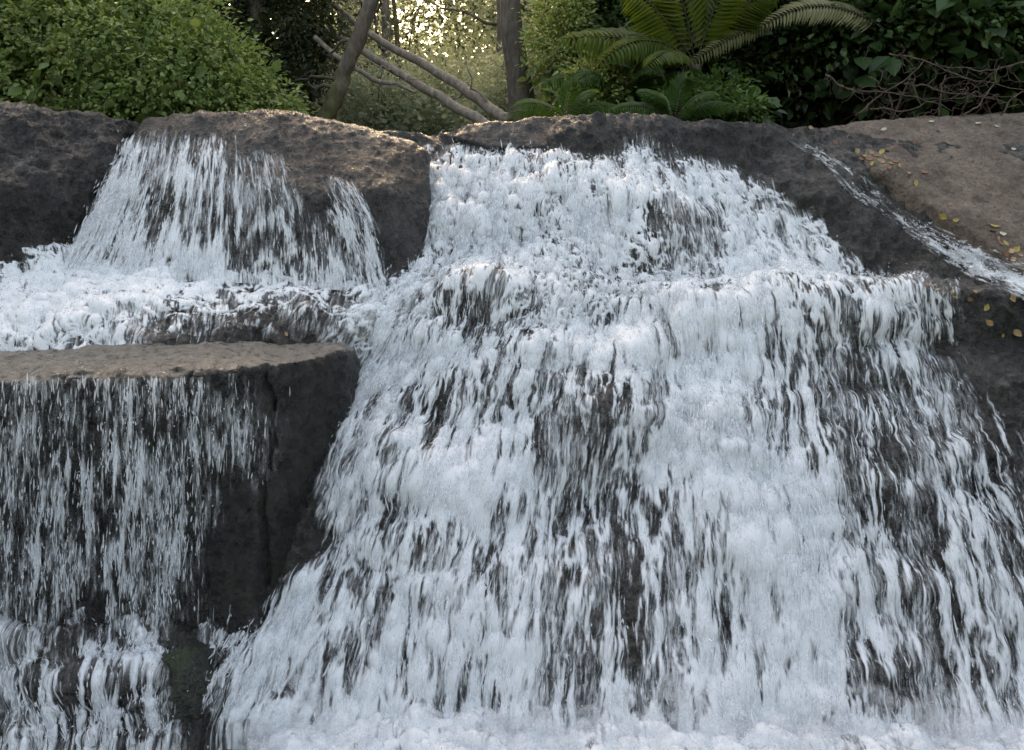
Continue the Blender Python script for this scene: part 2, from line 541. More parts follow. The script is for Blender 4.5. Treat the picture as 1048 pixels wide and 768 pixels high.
# ------------------------------------------------------------------ the rock bed of the falls
# flow lines from the rim to the foot: (photo pixel x, y, forward distance) per feature row
ROWS = 8          # B rim, C upper, D tier base, E shelf edge, F, G bulge, H, I foot
ST = np.array([
    [(-420, 130, 7.8), (-420, 200, 7.3), (-430, 272, 6.6), (-440, 340, 5.9), (-450, 440, 5.6), (-460, 520, 5.3), (-480, 640, 4.75), (-500, 762, 4.25)],
    [(-200, 130, 7.8), (-200, 200, 7.3), (-205, 272, 6.6), (-210, 342, 5.9), (-215, 440, 5.6), (-220, 520, 5.3), (-230, 640, 4.75), (-240, 762, 4.25)],
    [(0, 132, 7.8), (0, 200, 7.3), (-5, 272, 6.6), (-8, 350, 5.85), (-10, 440, 5.6), (-10, 520, 5.3), (-12, 640, 4.75), (-15, 764, 4.25)],
    [(160, 132, 7.8), (150, 200, 7.3), (140, 276, 6.55), (130, 346, 5.85), (120, 440, 5.6), (120, 520, 5.3), (115, 645, 4.75), (110, 764, 4.25)],
    [(330, 132, 7.9), (320, 205, 7.3), (310, 285, 6.5), (295, 342, 5.95), (260, 430, 5.7), (240, 510, 5.4), (208, 660, 4.72), (185, 755, 4.3)],
    [(440, 138, 7.7), (440, 205, 7.1), (428, 292, 6.5), (408, 330, 6.2), (375, 405, 5.9), (345, 485, 5.5), (288, 610, 4.95), (232, 742, 4.42)],
    [(505, 126, 7.7), (500, 195, 7.15), (488, 264, 6.72), (472, 324, 6.2), (445, 400, 5.85), (420, 480, 5.45), (390, 605, 4.95), (365, 746, 4.42)],
    [(580, 121, 7.6), (580, 202, 7.05), (582, 276, 6.6), (575, 322, 6.15), (562, 395, 5.85), (552, 462, 5.52), (535, 600, 4.92), (522, 748, 4.42)],
    [(655, 126, 7.6), (668, 195, 7.15), (682, 290, 6.55), (686, 306, 6.25), (690, 400, 5.8), (690, 465, 5.55), (692, 600, 4.95), (694, 748, 4.42)],
    [(740, 129, 7.5), (772, 200, 7.1), (802, 286, 6.6), (804, 304, 6.2), (822, 400, 5.75), (832, 480, 5.4), (852, 600, 4.95), (872, 748, 4.42)],
    [(845, 133, 7.4), (880, 195, 7.0), (912, 284, 6.5), (905, 304, 6.2), (932, 400, 5.75), (952, 480, 5.4), (985, 600, 4.95), (1012, 746, 4.45)],
    [(940, 150, 7.3), (985, 215, 6.75), (1010, 288, 6.2), (1010, 316, 5.95), (1040, 405, 5.65), (1065, 485, 5.35), (1105, 600, 4.95), (1145, 746, 4.48)],
    [(1110, 150, 7.2), (1150, 225, 6.6), (1165, 292, 6.0), (1165, 335, 5.8), (1190, 415, 5.55), (1215, 490, 5.3), (1250, 605, 4.95), (1290, 746, 4.5)],
    [(1380, 150, 7.2), (1400, 225, 6.6), (1400, 292, 6.0), (1400, 335, 5.8), (1420, 415, 5.55), (1430, 490, 5.3), (1460, 605, 4.95), (1490, 746, 4.5)],
], float)
NS = ST.shape[0]
# local swellings (+ towards the viewer) and hollows on the bed: px, py, radius x, radius y, metres
BUMPS = [(965, 306, 100, 9, 0.09), (975, 350, 90, 22, -0.10), (630, 425, 70, 38, 0.20), (600, 520, 70, 40, -0.14), (690, 235, 45, 34, 0.16), (840, 315, 100, 22, 0.10), (840, 385, 80, 30, -0.05),
         (525, 395, 60, 30, 0.10), (480, 300, 60, 20, 0.10), (330, 325, 60, 22, 0.10), (390, 470, 40, 30, 0.08), (620, 330, 45, 22, -0.08), (500, 310, 40, 14, 0.12), (560, 355, 40, 18, 0.10), (440, 345, 30, 16, 0.08), (650, 360, 40, 16, 0.08), (730, 330, 36, 20, 0.10), (880, 330, 40, 14, 0.08), (520, 520, 50, 20, 0.07), (760, 560, 60, 20, 0.07), (420, 560, 40, 18, 0.08), (930, 600, 50, 20, 0.08), (640, 210, 30, 14, 0.08), (480, 230, 30, 14, 0.08),
         (470, 490, 60, 40, 0.10), (740, 480, 60, 80, 0.10), (300, 690, 40, 50, -0.06), (900, 500, 60, 30, 0.10), (960, 470, 50, 25, 0.08),
         (620, 135, 60, 10, 0.05), (100, 700, 70, 18, 0.12), (30, 660, 60, 16, 0.10), (560, 200, 60, 30, 0.08), (520, 250, 40, 20, -0.05)]


def bed_surface(us, vs):
    """smooth bed: (nv,nu,3) positions and photo pixel of every point. us in stations, vs in rows"""
    A = catmull(ST, np.asarray(us))            # nu, rows, 3
    A = np.transpose(A, (1, 0, 2))             # rows, nu, 3
    B = catmull(A, np.asarray(vs))             # nv, nu, 3
    P = unproject(B[..., 0], B[..., 1], B[..., 2])
    off = np.zeros(P.shape[:2])
    for (x, y, rx, ry, a) in BUMPS:
        off += a * np.exp(-((B[..., 0] - x) / rx) ** 2 - ((B[..., 1] - y) / ry) ** 2)
    n = grid_normals(P)
    return P + n * off[..., None], B


def rock_noise(P, N, amp=1.0, seed=0, micro=0.0):
    p = P.reshape(-1, 3); n = N.reshape(-1, 3)
    d = 0.075 * fbm3(p * 1.4, 4, seed) + 0.035 * (ridge3(p * np.array([3.2, 3.2, 2.2]), 3, seed + 5) - 0.6) + 0.016 * fbm3(p * 11, 4, seed + 9) + 0.012 * ridge3(p * 8, 2, seed + 3) + micro * (0.006 * ridge3(p * 19, 2, seed + 4) + 0.0035 * perlin3(p * 41, seed + 6))
    return (p + n * (amp * d)[:, None]).reshape(P.shape)


US = np.concatenate([np.linspace(0, 1.5, 40, endpoint=False), np.linspace(1.5, 11.3, 600, endpoint=False), np.linspace(11.3, NS - 1, 50)])
VS = np.concatenate([np.linspace(0, 2, 130, endpoint=False), np.linspace(2, 3.4, 90, endpoint=False), np.linspace(3.4, 7, 260)])
P, PX = bed_surface(US, VS)
P = rock_noise(P, grid_normals(P), micro=1.0)
# roll the rim over to the back, and carry the foot down under the pool
back = []
for k, (dy, dz) in enumerate([(1.8, -0.12), (1.2, 0.0), (0.7, 0.03), (0.35, 0.02), (0.15, 0.012)]):
    q = P[0] + np.array([0, dy, dz]); back.append(q)
foot = [P[-1] + np.array([0, -0.1, -0.25]), P[-1] + np.array([0, -0.2, -0.9])]
PB = np.concatenate([np.stack(back), P, np.stack(foot)], 0)
bed_me = make_mesh('rock_bed', PB.reshape(-1, 3), grid_faces(*PB.shape[:2]), [M['bed']])
bed = link('rock_bed', bed_me)
tag(bed, 'dark wet rock bed stepping down under the waterfall', kind='structure')


def bvh_of(me):
    v = np.empty(len(me.vertices) * 3, np.float32); me.vertices.foreach_get('co', v)
    v = v.reshape(-1, 3)
    return BVHTree.FromPolygons(v.tolist(), [tuple(pl.vertices) for pl in me.polygons])


# ------------------------------------------------------------------ boulders
def boulder(name, label, pts, extra, mat, voxel=0.022, smooth=8, amp=1.0, seed=0, cat='rock', cracks=(), micro=2.0):
    """hull of points seen at photo pixels at real distances plus points behind, remeshed and roughened"""
    W = [tuple(unproject(*q)) for q in pts] + [tuple(q) for q in extra]
    bm = bmesh.new()
    for q in W: bm.verts.new(q)
    r = bmesh.ops.convex_hull(bm, input=bm.verts)
    bmesh.ops.delete(bm, geom=list({g for g in r['geom_interior'] + r['geom_unused'] if isinstance(g, bmesh.types.BMVert)}), context='VERTS')
    bmesh.ops.recalc_face_normals(bm, faces=bm.faces)
    me = bpy.data.meshes.new(name); bm.to_mesh(me); bm.free()
    tmp = bpy.data.objects.new('tmp', me); COL.objects.link(tmp)
    md = tmp.modifiers.new('r', 'REMESH'); md.mode = 'VOXEL'; md.voxel_size = voxel
    ms = tmp.modifiers.new('s', 'SMOOTH'); ms.factor = 0.5; ms.iterations = smooth
    dg = bpy.context.evaluated_depsgraph_get()
    me2 = bpy.data.meshes.new_from_object(tmp.evaluated_get(dg))
    bpy.data.objects.remove(tmp)
    n = len(me2.vertices)
    co = np.empty(n * 3, np.float32); me2.vertices.foreach_get('co', co); co = co.reshape(-1, 3).astype(float)
    nr = np.empty(n * 3, np.float32); me2.vertex_normals.foreach_get('vector', nr); nr = nr.reshape(-1, 3).astype(float)
    co = rock_noise(co, nr, amp, seed, micro)
    for (x0, lean, dep, wid, sd_) in cracks:       # near-vertical joints in the stone
        xx = x0 + lean * (co[:, 2] - 1.5) + 0.05 * fbm2(co[:, 2] * 2.3 + sd_, co[:, 2] * 0 + sd_, 3, 2)
        co[:, 1] += dep * np.exp(-((co[:, 0] - xx) / wid) ** 2) * np.clip(-nr[:, 1] * 2, 0, 1)
    me2.vertices.foreach_set('co', co.astype(np.float32).ravel())
    me2.materials.clear(); me2.materials.append(mat)
    me2.polygons.foreach_set('use_smooth', np.ones(len(me2.polygons), bool))
    me2.name = name
    me2.update()
    o = link(name, me2)
    tag(o, label, cat)
    return o


def behind(pts, dY, dz=0.0):
    return [tuple(unproject(*q) + np.array([0, dY, dz])) for q in pts]


top_c = [(150, 122, 7.4), (190, 117, 7.3), (240, 114, 7.25), (300, 117, 7.25), (350, 127, 7.2), (400, 138, 7.15), (436, 152, 7.1)]
front_c = [(100, 195, 6.95), (160, 190, 6.85), (240, 185, 6.75), (320, 190, 6.65), (400, 195, 6.6), (436, 210, 6.75),
           (50, 290, 6.6), (120, 296, 6.5), (220, 300, 6.4), (320, 308, 6.35), (405, 312, 6.35), (430, 300, 6.5)]
boulder_c = boulder('boulder', 'broad rounded dark boulder under the upper left veil of water', top_c + front_c,
                    behind(top_c, 1.1, -0.25) + behind(top_c, 1.0, -1.6), M['boulder'], 0.013, 40, 0.45, 2, 'boulder', micro=1.1)
top_l = [(-260, 100, 7.2), (-100, 108, 7.1), (0, 111, 7.1), (70, 113, 7.2), (126, 120, 7.35)]
front_l = [(-260, 200, 6.5), (0, 190, 6.6), (60, 185, 6.75), (112, 170, 7.05), (60, 268, 6.7), (0, 290, 6.5), (-120, 300, 6.4), (-260, 300, 6.4), (85, 225, 6.85)]
boulder_l = boulder('boulder', 'black wet boulder at the left edge beside the upper veil of water', top_l + front_l,
                    behind(top_l, 1.2, -0.2) + behind(top_l, 1.0, -1.6), M['boulder'], 0.014, 26, 0.8, 11, 'boulder', micro=1.3)
tb = [(-260, 372, 5.7), (0, 366, 5.7), (120, 357, 5.72), (250, 351, 5.75), (345, 354, 5.85), (362, 360, 5.85)]
tf = [(-260, 398, 5.0), (0, 394, 5.0), (130, 390, 5.0), (205, 386, 5.02), (262, 376, 5.08), (358, 361, 5.75)]
bf = [(-260, 668, 4.70), (0, 662, 4.72), (200, 672, 4.72), (258, 668, 4.8), (262, 560, 4.87), (346, 432, 5.72), (304, 540, 5.5), (258, 655, 5.3)]
block = boulder('rock_block', 'square-edged black rock block with dry tan top at lower left', tb + tf + bf,
                behind(tb, 0.3, -0.3) + behind(tb, 0.2, -2.0), M['block'], 0.014, 1, 0.55, 21, 'rock', cracks=[(-1.63, 0.02, 0.05, 0.014, 1), (-2.05, -0.05, 0.025, 0.012, 4), (-2.75, 0.04, 0.02, 0.012, 7)], micro=1.6)
mr = [(166, 672, 4.52), (190, 660, 4.55), (212, 672, 4.55), (214, 700, 4.5), (205, 745, 4.38), (175, 752, 4.36), (162, 715, 4.45), (186, 690, 4.42)]
mossy = boulder('rock', 'small mossy dark rock poking from foam below the black rock block', mr, behind(mr, 0.3, -0.05), M['mossy'], 0.010, 5, 0.45, 31)
mr = [(-40, 700, 4.5), (-10, 694, 4.52), (18, 706, 4.5), (22, 724, 4.45), (0, 738, 4.4), (-40, 735, 4.4)]
rock_s = boulder('rock', 'little black rock in the foam at the bottom left edge', mr, behind(mr, 0.3, -0.05), M['mossy'], 0.010, 5, 0.4, 37)
sl = [(838, 131, 7.55), (880, 126, 7.9), (950, 120, 8.1), (1048, 117, 7.9), (1200, 112, 7.6), (1400, 105, 7.6),
      (868, 152, 7.25), (905, 172, 7.05), (955, 208, 6.75), (1000, 238, 6.42), (1040, 268, 6.15), (1100, 300, 5.95), (1400, 340, 5.6), (980, 160, 7.15), (1060, 200, 6.7)]
slab = boulder('rock_slab', 'dry brown sloping rock slab strewn with fallen leaves at upper right', sl, behind(sl, 0.1, -0.6), M['slab'], 0.018, 12, 0.45, 41, 'rock', micro=0.3)
rr = [(462, 140, 7.5), (480, 128, 7.6), (560, 119, 7.65), (640, 121, 7.65), (700, 130, 7.6), (690, 150, 7.4), (600, 152, 7.4), (500, 150, 7.42)]
rim_rock = boulder('rock', 'long low grey rim rock at the top of the main falls', rr, behind(rr, 0.5, -0.2), M['boulder'], 0.012, 20, 0.42, 47, micro=1.1)

# ------------------------------------------------------------------ white water
DENS = """
000000000000000000000000000
000766320005776565432000000
004755421528998877873220000
008755432548987972373621000
899987666556678774588851000
998876544545555678876566400
765420000567656789864333200
333444110774665368975334310
223322221565674247986434331
444443221766865446898643334
554554100756865445799743455
554553000756765446799854455
544442007557764445799753454
431321567557765345689943354
666651777567764445689953254
555550877567875455788944344
566661088888888889999988888
"""
DM = np.array([[int(c) for c in r] for r in DENS.strip().split('\n')], float) / 9.0


def density(px, py):
    lx = [0, 90, 122, 150, 185, 215, 240, 280, 320, 345, 385, 425, 432, 450, 480, 540, 580, 628, 642, 660, 690, 740, 790, 830, 862, 900, 1100]
    ly = [60, 140, 138, 132, 130, 134, 140, 150, 162, 172, 176, 180, 148, 152, 146, 150, 158, 164, 134, 138, 152, 166, 188, 222, 258, 276, 290]
    q = np.interp(px, lx, ly) + 9 * fbm2(px / 24, py / 60, 4, 3) - 4
    lip = np.where((py < 300) & ((px > 430) | (py < 235)), sstep(-9, 24, py - q), 1)
    x = np.clip(px / 40, 0, 25.999); y = np.clip((py - 120) / 40, 0, 15.999)
    i = x.astype(int); j = y.astype(int); fx = x - i; fy = y - j
    return lip * ((DM[j, i] * (1 - fx) + DM[j, i + 1] * fx) * (1 - fy) + (DM[j + 1, i] * (1 - fx) + DM[j + 1, i + 1] * fx) * fy)


SPV = np.array([[0, 0, -1], [1, 0, 0.15], [-0.5, 0.866, 0.15], [-0.5, -0.866, 0.15], [0.5, 0.5, -0.45], [-0.68, 0.18, -0.45], [0.18, -0.68, -0.45], [0, 0, 1]], float)
SPF = np.array([[0, 4, 1], [0, 5, 2]])
SPV = np.array([[0, 0, -1], [.8, 0, -.35], [0, .8, -.35], [-.8, 0, -.35], [0, -.8, -.35], [.7, .7, .3], [-.7, .7, .3], [-.7, -.7, .3], [.7, -.7, .3], [0, 0, .9]], float)
_f = []
for k in range(4):
    k2 = (k + 1) % 4
    _f += [(0, 1 + k2, 1 + k), (1 + k, 1 + k2, 5 + k), (1 + k2, 5 + k2, 5 + k), (9, 5 + k, 5 + k2)]
SPF = np.array(_f)


def spindles(C, T, L, R):
    """drop shaped blobs at C stretched along T"""
    n = len(C)
    T = T / (np.linalg.norm(T, axis=1, keepdims=True) + 1e-9)
    ref = RNG.normal(size=(n, 3))
    A = np.cross(T, ref); A /= np.linalg.norm(A, axis=1, keepdims=True) + 1e-9
    B = np.cross(T, A)
    V = C[:, None] + (SPV[None, :, 0, None] * A[:, None] + SPV[None, :, 1, None] * B[:, None]) * R[:, None, None] + SPV[None, :, 2, None] * T[:, None] * (L / 2)[:, None, None]
    F = SPF[None] + (np.arange(n) * len(SPV))[:, None, None]
    return V.reshape(-1, 3), F.reshape(-1, 3)


def water_sheet(name, label, P, PXY, dens=None, fr=(16.5, 8.5, 3.6), thick=0.05, streaks=0, lmul=1.0, seed=0, spray=0.05, edge=True, drop_scale=0.85, soft=0.26, contrast=1.1, dscale=0.95, draw=0.07, froth=None, fade=0.03):
    """P (nv,nu,3) smooth surface whose columns follow the flow; builds lumpy white water with real relief, holes and flying drops"""
    nv, nu = P.shape[:2]
    N = grid_normals(P)
    dv = np.linalg.norm(np.diff(P, axis=0), axis=-1); dv = np.concatenate([np.zeros((1, nu)), dv], 0)
    du = np.linalg.norm(np.diff(P, axis=1), axis=-1); du = np.concatenate([np.zeros((nv, 1)), du], 1)
    # steeper water is more drawn out
    T = np.gradient(P, axis=0); T /= np.linalg.norm(T, axis=-1, keepdims=True) + 1e-9
    steep = np.clip(-T[..., 2], 0, 1)
    fv = fr[1] + (fr[2] - fr[1]) * sstep(0.35, 0.85, blur2(steep, 12).mean(1, keepdims=True))
    fz = np.zeros((nv, 1)) if froth is None else np.broadcast_to(np.asarray(froth, float).reshape(-1, 1), (nv, 1))
    fv = fv * (1 - fz) + fr[1] * 1.25 * fz
    s = np.cumsum(du, 1).mean(0, keepdims=True) + 0 * dv      # across, metres
    tm = np.cumsum(dv.mean(1, keepdims=True) + 0 * dv, 0)
    t = np.cumsum(dv.mean(1, keepdims=True) * fv + 0 * dv, 0)  # along, in noise cells
    f0 = fr[0]
    ws = s * f0 + 0.55 * fbm2(s * f0 * 0.35, t * 0.35, 3, seed + 1)
    shear = 1.8 * fbm2(s * 1.9 + 31, t * 0.12, 3, seed + 27)          # no two columns in step
    wt = t + shear + 0.5 * fbm2(s * f0 * 0.4 + 31, t * 0.4, 2, seed + 2)
    r1 = 1 - 2 * np.abs(perlin2(ws, wt, seed + 3))
    r2 = 1 - 2 * np.abs(perlin2(ws * 2.1 + 5, wt * 2.0, seed + 4))
    lump = fbm2(s * f0 * 0.4, (t + 2 * shear) * 0.4, 4, seed + 6)
    fine = fbm2(ws * 2.6, wt * 2.2, 2, seed + 8)
    r3 = 1 - 2 * np.abs(perlin2(ws * 0.55 + 15, wt * 0.5 + 3, seed + 5))
    r4 = 1 - 2 * np.abs(perlin2(ws * 0.27 + 55, wt * 0.24 + 13, seed + 25))
    mk = sstep(-0.25, 0.3, fbm2(s * 1.3, tm * 0.9, 3, seed + 26))
    Nf = (0.34 * r1 + 0.36 * r2 + 0.30 * r3 + 0.30 * fine) * mk + (0.26 * r1 + 0.26 * r2 + 0.40 * r3 + 0.24 * r4 + 0.22 * fine) * (1 - mk) + 0.42 * lump
    U = rank01(Nf)
    d = density(PXY[..., 0], PXY[..., 1]) if dens is None else dens
    d = np.clip(0.5 + (d - 0.5) * contrast, 0, 1) * (d > 0.02)
    d = np.clip(d + (0.17 * fbm2(s * 2.0, tm * 1.5, 4, seed + 12) + 0.10 * fbm2(s * 5, tm * 4, 3, seed + 18)) * sstep(0, 0.3, d), 0, 1)
    d = np.where(d < 0.04, 0, d) * dscale
    cov = sstep(1 - d - soft, 1 - d + soft, U) * np.clip(0.45 + d * 0.8, 0, 1)
    def drawn(A, n):
        k = np.cumsum(np.concatenate([np.repeat(A[:1], n, 0), A], 0), 0)
        return (k[n:] - k[:-n]) / n
    dl_ = float(np.median(dv[1:]))
    nb_ = max(2, int(draw / dl_)); ns_ = max(2, int(0.03 / dl_))
    raw = cov
    lng = drawn(drawn(raw, nb_), nb_); mid_ = drawn(raw, max(2, nb_ // 2))
    stp = sstep(0.35, 0.8, blur2(steep, 6))
    cov = raw * (0.42 - 0.12 * stp) + mid_ * 0.28 + lng * (0.30 + 0.12 * stp)
    cov = cov * (1 - fz) + (0.7 * raw + 0.3 * mid_) * fz
    thr = 1 - 2 * np.abs(perlin2(ws * 2.9 + 40, wt * 0.55, seed + 21))       # fine long threads
    cov = np.clip(cov + 0.20 * (1 - 0.8 * fz) * (thr - 0.35) * np.clip(d * 2.2, 0, 1) * (1 - 0.5 * d), 0, 1)
    cov = np.clip(0.5 + (cov - 0.5) * 1.12, 0, 1) * (d > 0.03)
    film = np.clip(0.42 * d ** 0.6 + 0.22 * fbm2(s * 2.2, tm * 1.2, 3, seed + 15) + 0.10 * fbm2(s * f0 * 0.9, t * 0.5, 3, seed + 16), 0, 0.62) * sstep(0, 0.15, d)
    cov = np.maximum(cov, film)
    if edge:
        e = np.minimum(1, np.minimum(np.arange(nu), np.arange(nu)[::-1]) / (fade * nu + 1))[None]
        cov = cov * e
    h = thick * (0.2 + 0.8 * blur2(cov, 2)) * (0.7 + 0.3 * lump)
    Q = P + N * (0.012 + np.maximum(h, 0) * 1.0)[..., None]
    F = grid_faces(nv, nu)
    cf = cov.ravel()
    F = F[cf[F].max(1) > 0.03]
    nF = len(F)
    V = Q.reshape(-1, 3)
    covv = cf
    flow = np.stack([s, tm, np.full_like(s, seed * 3.3)], -1).reshape(-1, 3)
    Fl = [F]
    mi = [np.zeros(nF, int)]
    if streaks:
        pr = (cf ** 2.2 * (0.25 + np.clip(d, 0, 1).ravel())); pr = pr / pr.sum()
        idx = RNG.choice(len(pr), streaks, p=pr)
        j = np.stack([RNG.uniform(-1, 1, streaks), RNG.uniform(-1, 1, streaks), RNG.uniform(-1, 1, streaks)], 1) * 0.012
        off = RNG.exponential(spray * 0.45, streaks)
        C = V[idx] + N.reshape(-1, 3)[idx] * (off[:, None] - 0.004) + j
        st = steep.ravel()[idx]
        L = RNG.gamma(2.2, 0.016, streaks) * (0.35 + 1.1 * st) * lmul
        R = np.clip(RNG.gamma(2.0, 0.0016, streaks) + 0.0012, 0.0012, 0.008) * drop_scale
        L = np.maximum(L, R * 2)
        TT = T.reshape(-1, 3)[idx] + RNG.normal(size=(streaks, 3)) * (0.10 + 0.5 * (1 - st))[:, None]
        SV, SF = spindles(C, TT, L, R)
        n0 = len(V)
        V = np.concatenate([V, SV]); covv = np.concatenate([covv, np.ones(len(SV))])
        flow = np.concatenate([flow, np.zeros((len(SV), 3))])
        Fl.append(SF + n0); mi.append(np.ones(len(SF), int))
    # drop unused vertices
    used = np.zeros(len(V), bool)
    for f in Fl: used[f.ravel()] = True
    rem = np.cumsum(used) - 1
    Fl = [rem[f] for f in Fl]
    me = make_mesh(name, V[used], Fl, [M['foam'], M['drop']], np.concatenate(mi), True, {'cov': covv[used], 'flow': flow[used]})
    o = link(name, me)
    tag(o, label, kind='structure')
    return o


def bed_sheet(u0, u1, v0, v1, nu, nv, extra=0.0):
    us = np.linspace(u0, u1, nu); vs = np.linspace(v0, v1, nv)
    Pb, px = bed_surface(us, vs)
    Pn = rock_noise(Pb, grid_normals(Pb))
    Pn = blur2(Pn, 10)
    return Pn + grid_normals(Pn) * extra, px


Pw, px = bed_sheet(4.45, 11.4, 0.1, 7.0, 620, 600)
Pw = np.concatenate([Pw, Pw[-1:] + np.array([0, -0.03, -0.06]), Pw[-1:] + np.array([0, -0.05, -0.16])]); px = np.concatenate([px, px[-1:], px[-1:]])
water_sheet('waterfall', 'wide white main waterfall spilling over stepped dark rock', Pw, px, froth=1 - sstep(2.0, 4.2, np.concatenate([np.linspace(0.1, 7, 600), [7, 7]])), thick=0.045, streaks=36000, lmul=1.5, seed=1, spray=0.05)
Pw, px = bed_sheet(0.9, 5.2, 1.75, 3.4, 460, 170)
water_sheet('cascade', 'foaming low cascade spreading above the tan-topped rock block', Pw, px, fr=(14, 13, 9), froth=0.8, thick=0.045, streaks=4500, seed=21, lmul=0.8)
Pw, px = bed_sheet(0.9, 4.75, 5.85, 7.0, 420, 190)
ext = [Pw[-1:] + np.array([0, -0.012, -0.02]) * k for k in range(1, 16)]
Pw = np.concatenate([Pw] + ext); px = np.concatenate([px] + [px[-1:]] * 15)
water_sheet('cascade', 'foaming cascade tumbling below the black rock block at bottom left', Pw, px, fr=(15, 9, 5), thick=0.05, dscale=0.82, streaks=4000, seed=31, lmul=1.0)


def cast_sheet(lines, bvhs, nu, nv, Yfall=6.5, lift=0.0, smooth=6):
    """lines: flow lines of photo pixels; every point is dropped on the rocks in bvhs"""
    A = np.array(lines, float)                       # lines, k, 2
    A = catmull(A, np.linspace(0, len(A) - 1, nu))
    A = catmull(np.transpose(A, (1, 0, 2)), np.linspace(0, A.shape[1] - 1, nv))   # nv,nu,2
    cv, cu = max(8, nv // 4), max(6, nu // 4)
    ii = np.linspace(0, nv - 1, cv).astype(int); jj = np.linspace(0, nu - 1, cu).astype(int)
    D = np.full((cv, cu), np.nan)
    e = Vector(EYE)
    for a, i in enumerate(ii):
        for c, j in enumerate(jj):
            best = None
            for bv in bvhs:
                hit = bv.ray_cast(e, ray_dir(A[i, j, 0], A[i, j, 1]))
                if hit[0] is not None and (best is None or hit[0].y < best): best = hit[0].y
            if best is not None: D[a, c] = best
    # fill misses from neighbours in the column
    for c in range(cu):
        g = ~np.isnan(D[:, c])
        D[:, c] = np.interp(np.arange(cv), np.where(g)[0], D[g, c]) if g.any() else Yfall
    D = blur2(D, smooth)
    D = catmull(D, np.linspace(0, cv - 1, nv)); D = catmull(D.T, np.linspace(0, cu - 1, nu)).T
    Pq = unproject(A[..., 0], A[..., 1], D - lift)
    return Pq, A


B_bed = bvh_of(bed_me)
B_c = bvh_of(boulder_c.data); B_block = bvh_of(block.data); B_slab = bvh_of(slab.data)
B_l = bvh_of(boulder_l.data)

Pw, px = cast_sheet([[(126, 136), (104, 190), (60, 276)], [(165, 126), (150, 190), (118, 284)], [(215, 128), (208, 190), (196, 288)],
                     [(275, 150), (285, 205), (288, 292)], [(325, 175), (345, 225), (352, 298)], [(368, 190), (390, 235), (402, 305)]], [B_c, B_bed, B_l], 420, 230, lift=0.02)
water_sheet('waterfall', 'thin veil of white water over the broad rounded boulder at upper left', Pw, px, fr=(20, 9, 4.5), dscale=0.82, thick=0.03, streaks=4500, lmul=1.3, seed=41, spray=0.05)
Pw, px = cast_sheet([[(-70, 392), (-75, 520), (-80, 665)], [(0, 390), (-4, 520), (-8, 665)], [(80, 388), (78, 520), (74, 668)], [(160, 387), (160, 520), (158, 672)],
                     [(215, 385), (213, 520), (206, 676)], [(300, 372), (296, 520), (262, 680)]], [B_block], 420, 330, Yfall=4.9, lift=0.015)
water_sheet('waterfall', 'sparse curtain of falling drops and strands on the face of the black rock block', Pw, px, fr=(25, 6, 3.0), drop_scale=0.75, dscale=0.52, contrast=1.0, draw=0.11, fade=0.12, thick=0.02, streaks=3500, seed=51, spray=0.06, lmul=1.2)
dl = [(805, 141), (845, 162), (878, 191), (921, 223), (967, 251), (1010, 273), (1075, 299)]
wd = [5, 10, 12, 12, 16, 20, 22]
lines = []
for o_ in (-1, -0.4, 0.3, 1):
    lines.append([(x + o_ * w_ * 0.7, y - o_ * w_ * 0.75) for (x, y), w_ in zip(dl, wd)])
Pw, px = cast_sheet(lines, [B_bed, B_slab], 70, 420, lift=0.01)
dd = np.clip(0.25 + 0.6 * np.linspace(0, 1, 420) ** 1.2, 0, 1)[:, None] * np.sin(np.pi * np.linspace(0.06, 0.94, 70))[None] ** 0.7
dd = dd * np.interp(np.linspace(0, 1, 420), [0, .15, .3, .45, .55, .65, .8, 1], [.8, 1, 1, .65, .6, .9, 1, 1])[:, None]
dd = dd * 0.82
dd = np.minimum(dd, np.linspace(0, 12, 420)[:, None])
water_sheet('stream', 'narrow white stream running down beside the brown slab at upper right', Pw, px, dens=dd, fr=(16, 9, 6), thick=0.05, streaks=2500, seed=61, spray=0.02, lmul=0.7, drop_scale=0.8)

# ------------------------------------------------------------------ the pool below, frothing at the foot
POOL_Z = -0.29
g = np.stack(np.meshgrid(np.linspace(-60, 60, 9), np.linspace(-60, 4.6, 9)), -1)
V = np.concatenate([g.reshape(-1, 2), np.full((81, 1), POOL_Z - 0.03)], 1)
tag(link('pool_water', make_mesh('pool_water', V, grid_faces(9, 9), [M['pool']])), 'dark pool water at the foot of the falls', kind='structure')
xs = np.linspace(-1.62, 4.6, 560); ys = np.linspace(4.75, 2.9, 190)
X, Y = np.meshgrid(xs, ys)
bil = 0.9 * np.abs(fbm2(X * 2.6, Y * 3.4, 5, 3)) + 0.07 * fbm2(X * 14, Y * 14, 5, 9)
Z = POOL_Z + (0.05 + 0.09 * np.clip(fbm2(X * 1.7, Y * 0.5, 4, 31) + 0.25, -0.3, 1)) * np.exp(-((Y - 4.42) / 0.22) ** 2) + 0.10 * bil * sstep(2.9, 4.2, Y)
dn = np.clip(0.62 + 0.5 * sstep(3.4, 4.2, Y), 0, 1)
fo = water_sheet('foam', 'churning white foam along the foot of the main falls', np.stack([X, Y, Z], -1), np.stack([X, Y], -1), dens=dn, fr=(16, 14, 14), soft=0.35, thick=0.012, streaks=6000, seed=71, lmul=0.7, spray=0.30, drop_scale=0.7, contrast=1.0, draw=0.015)

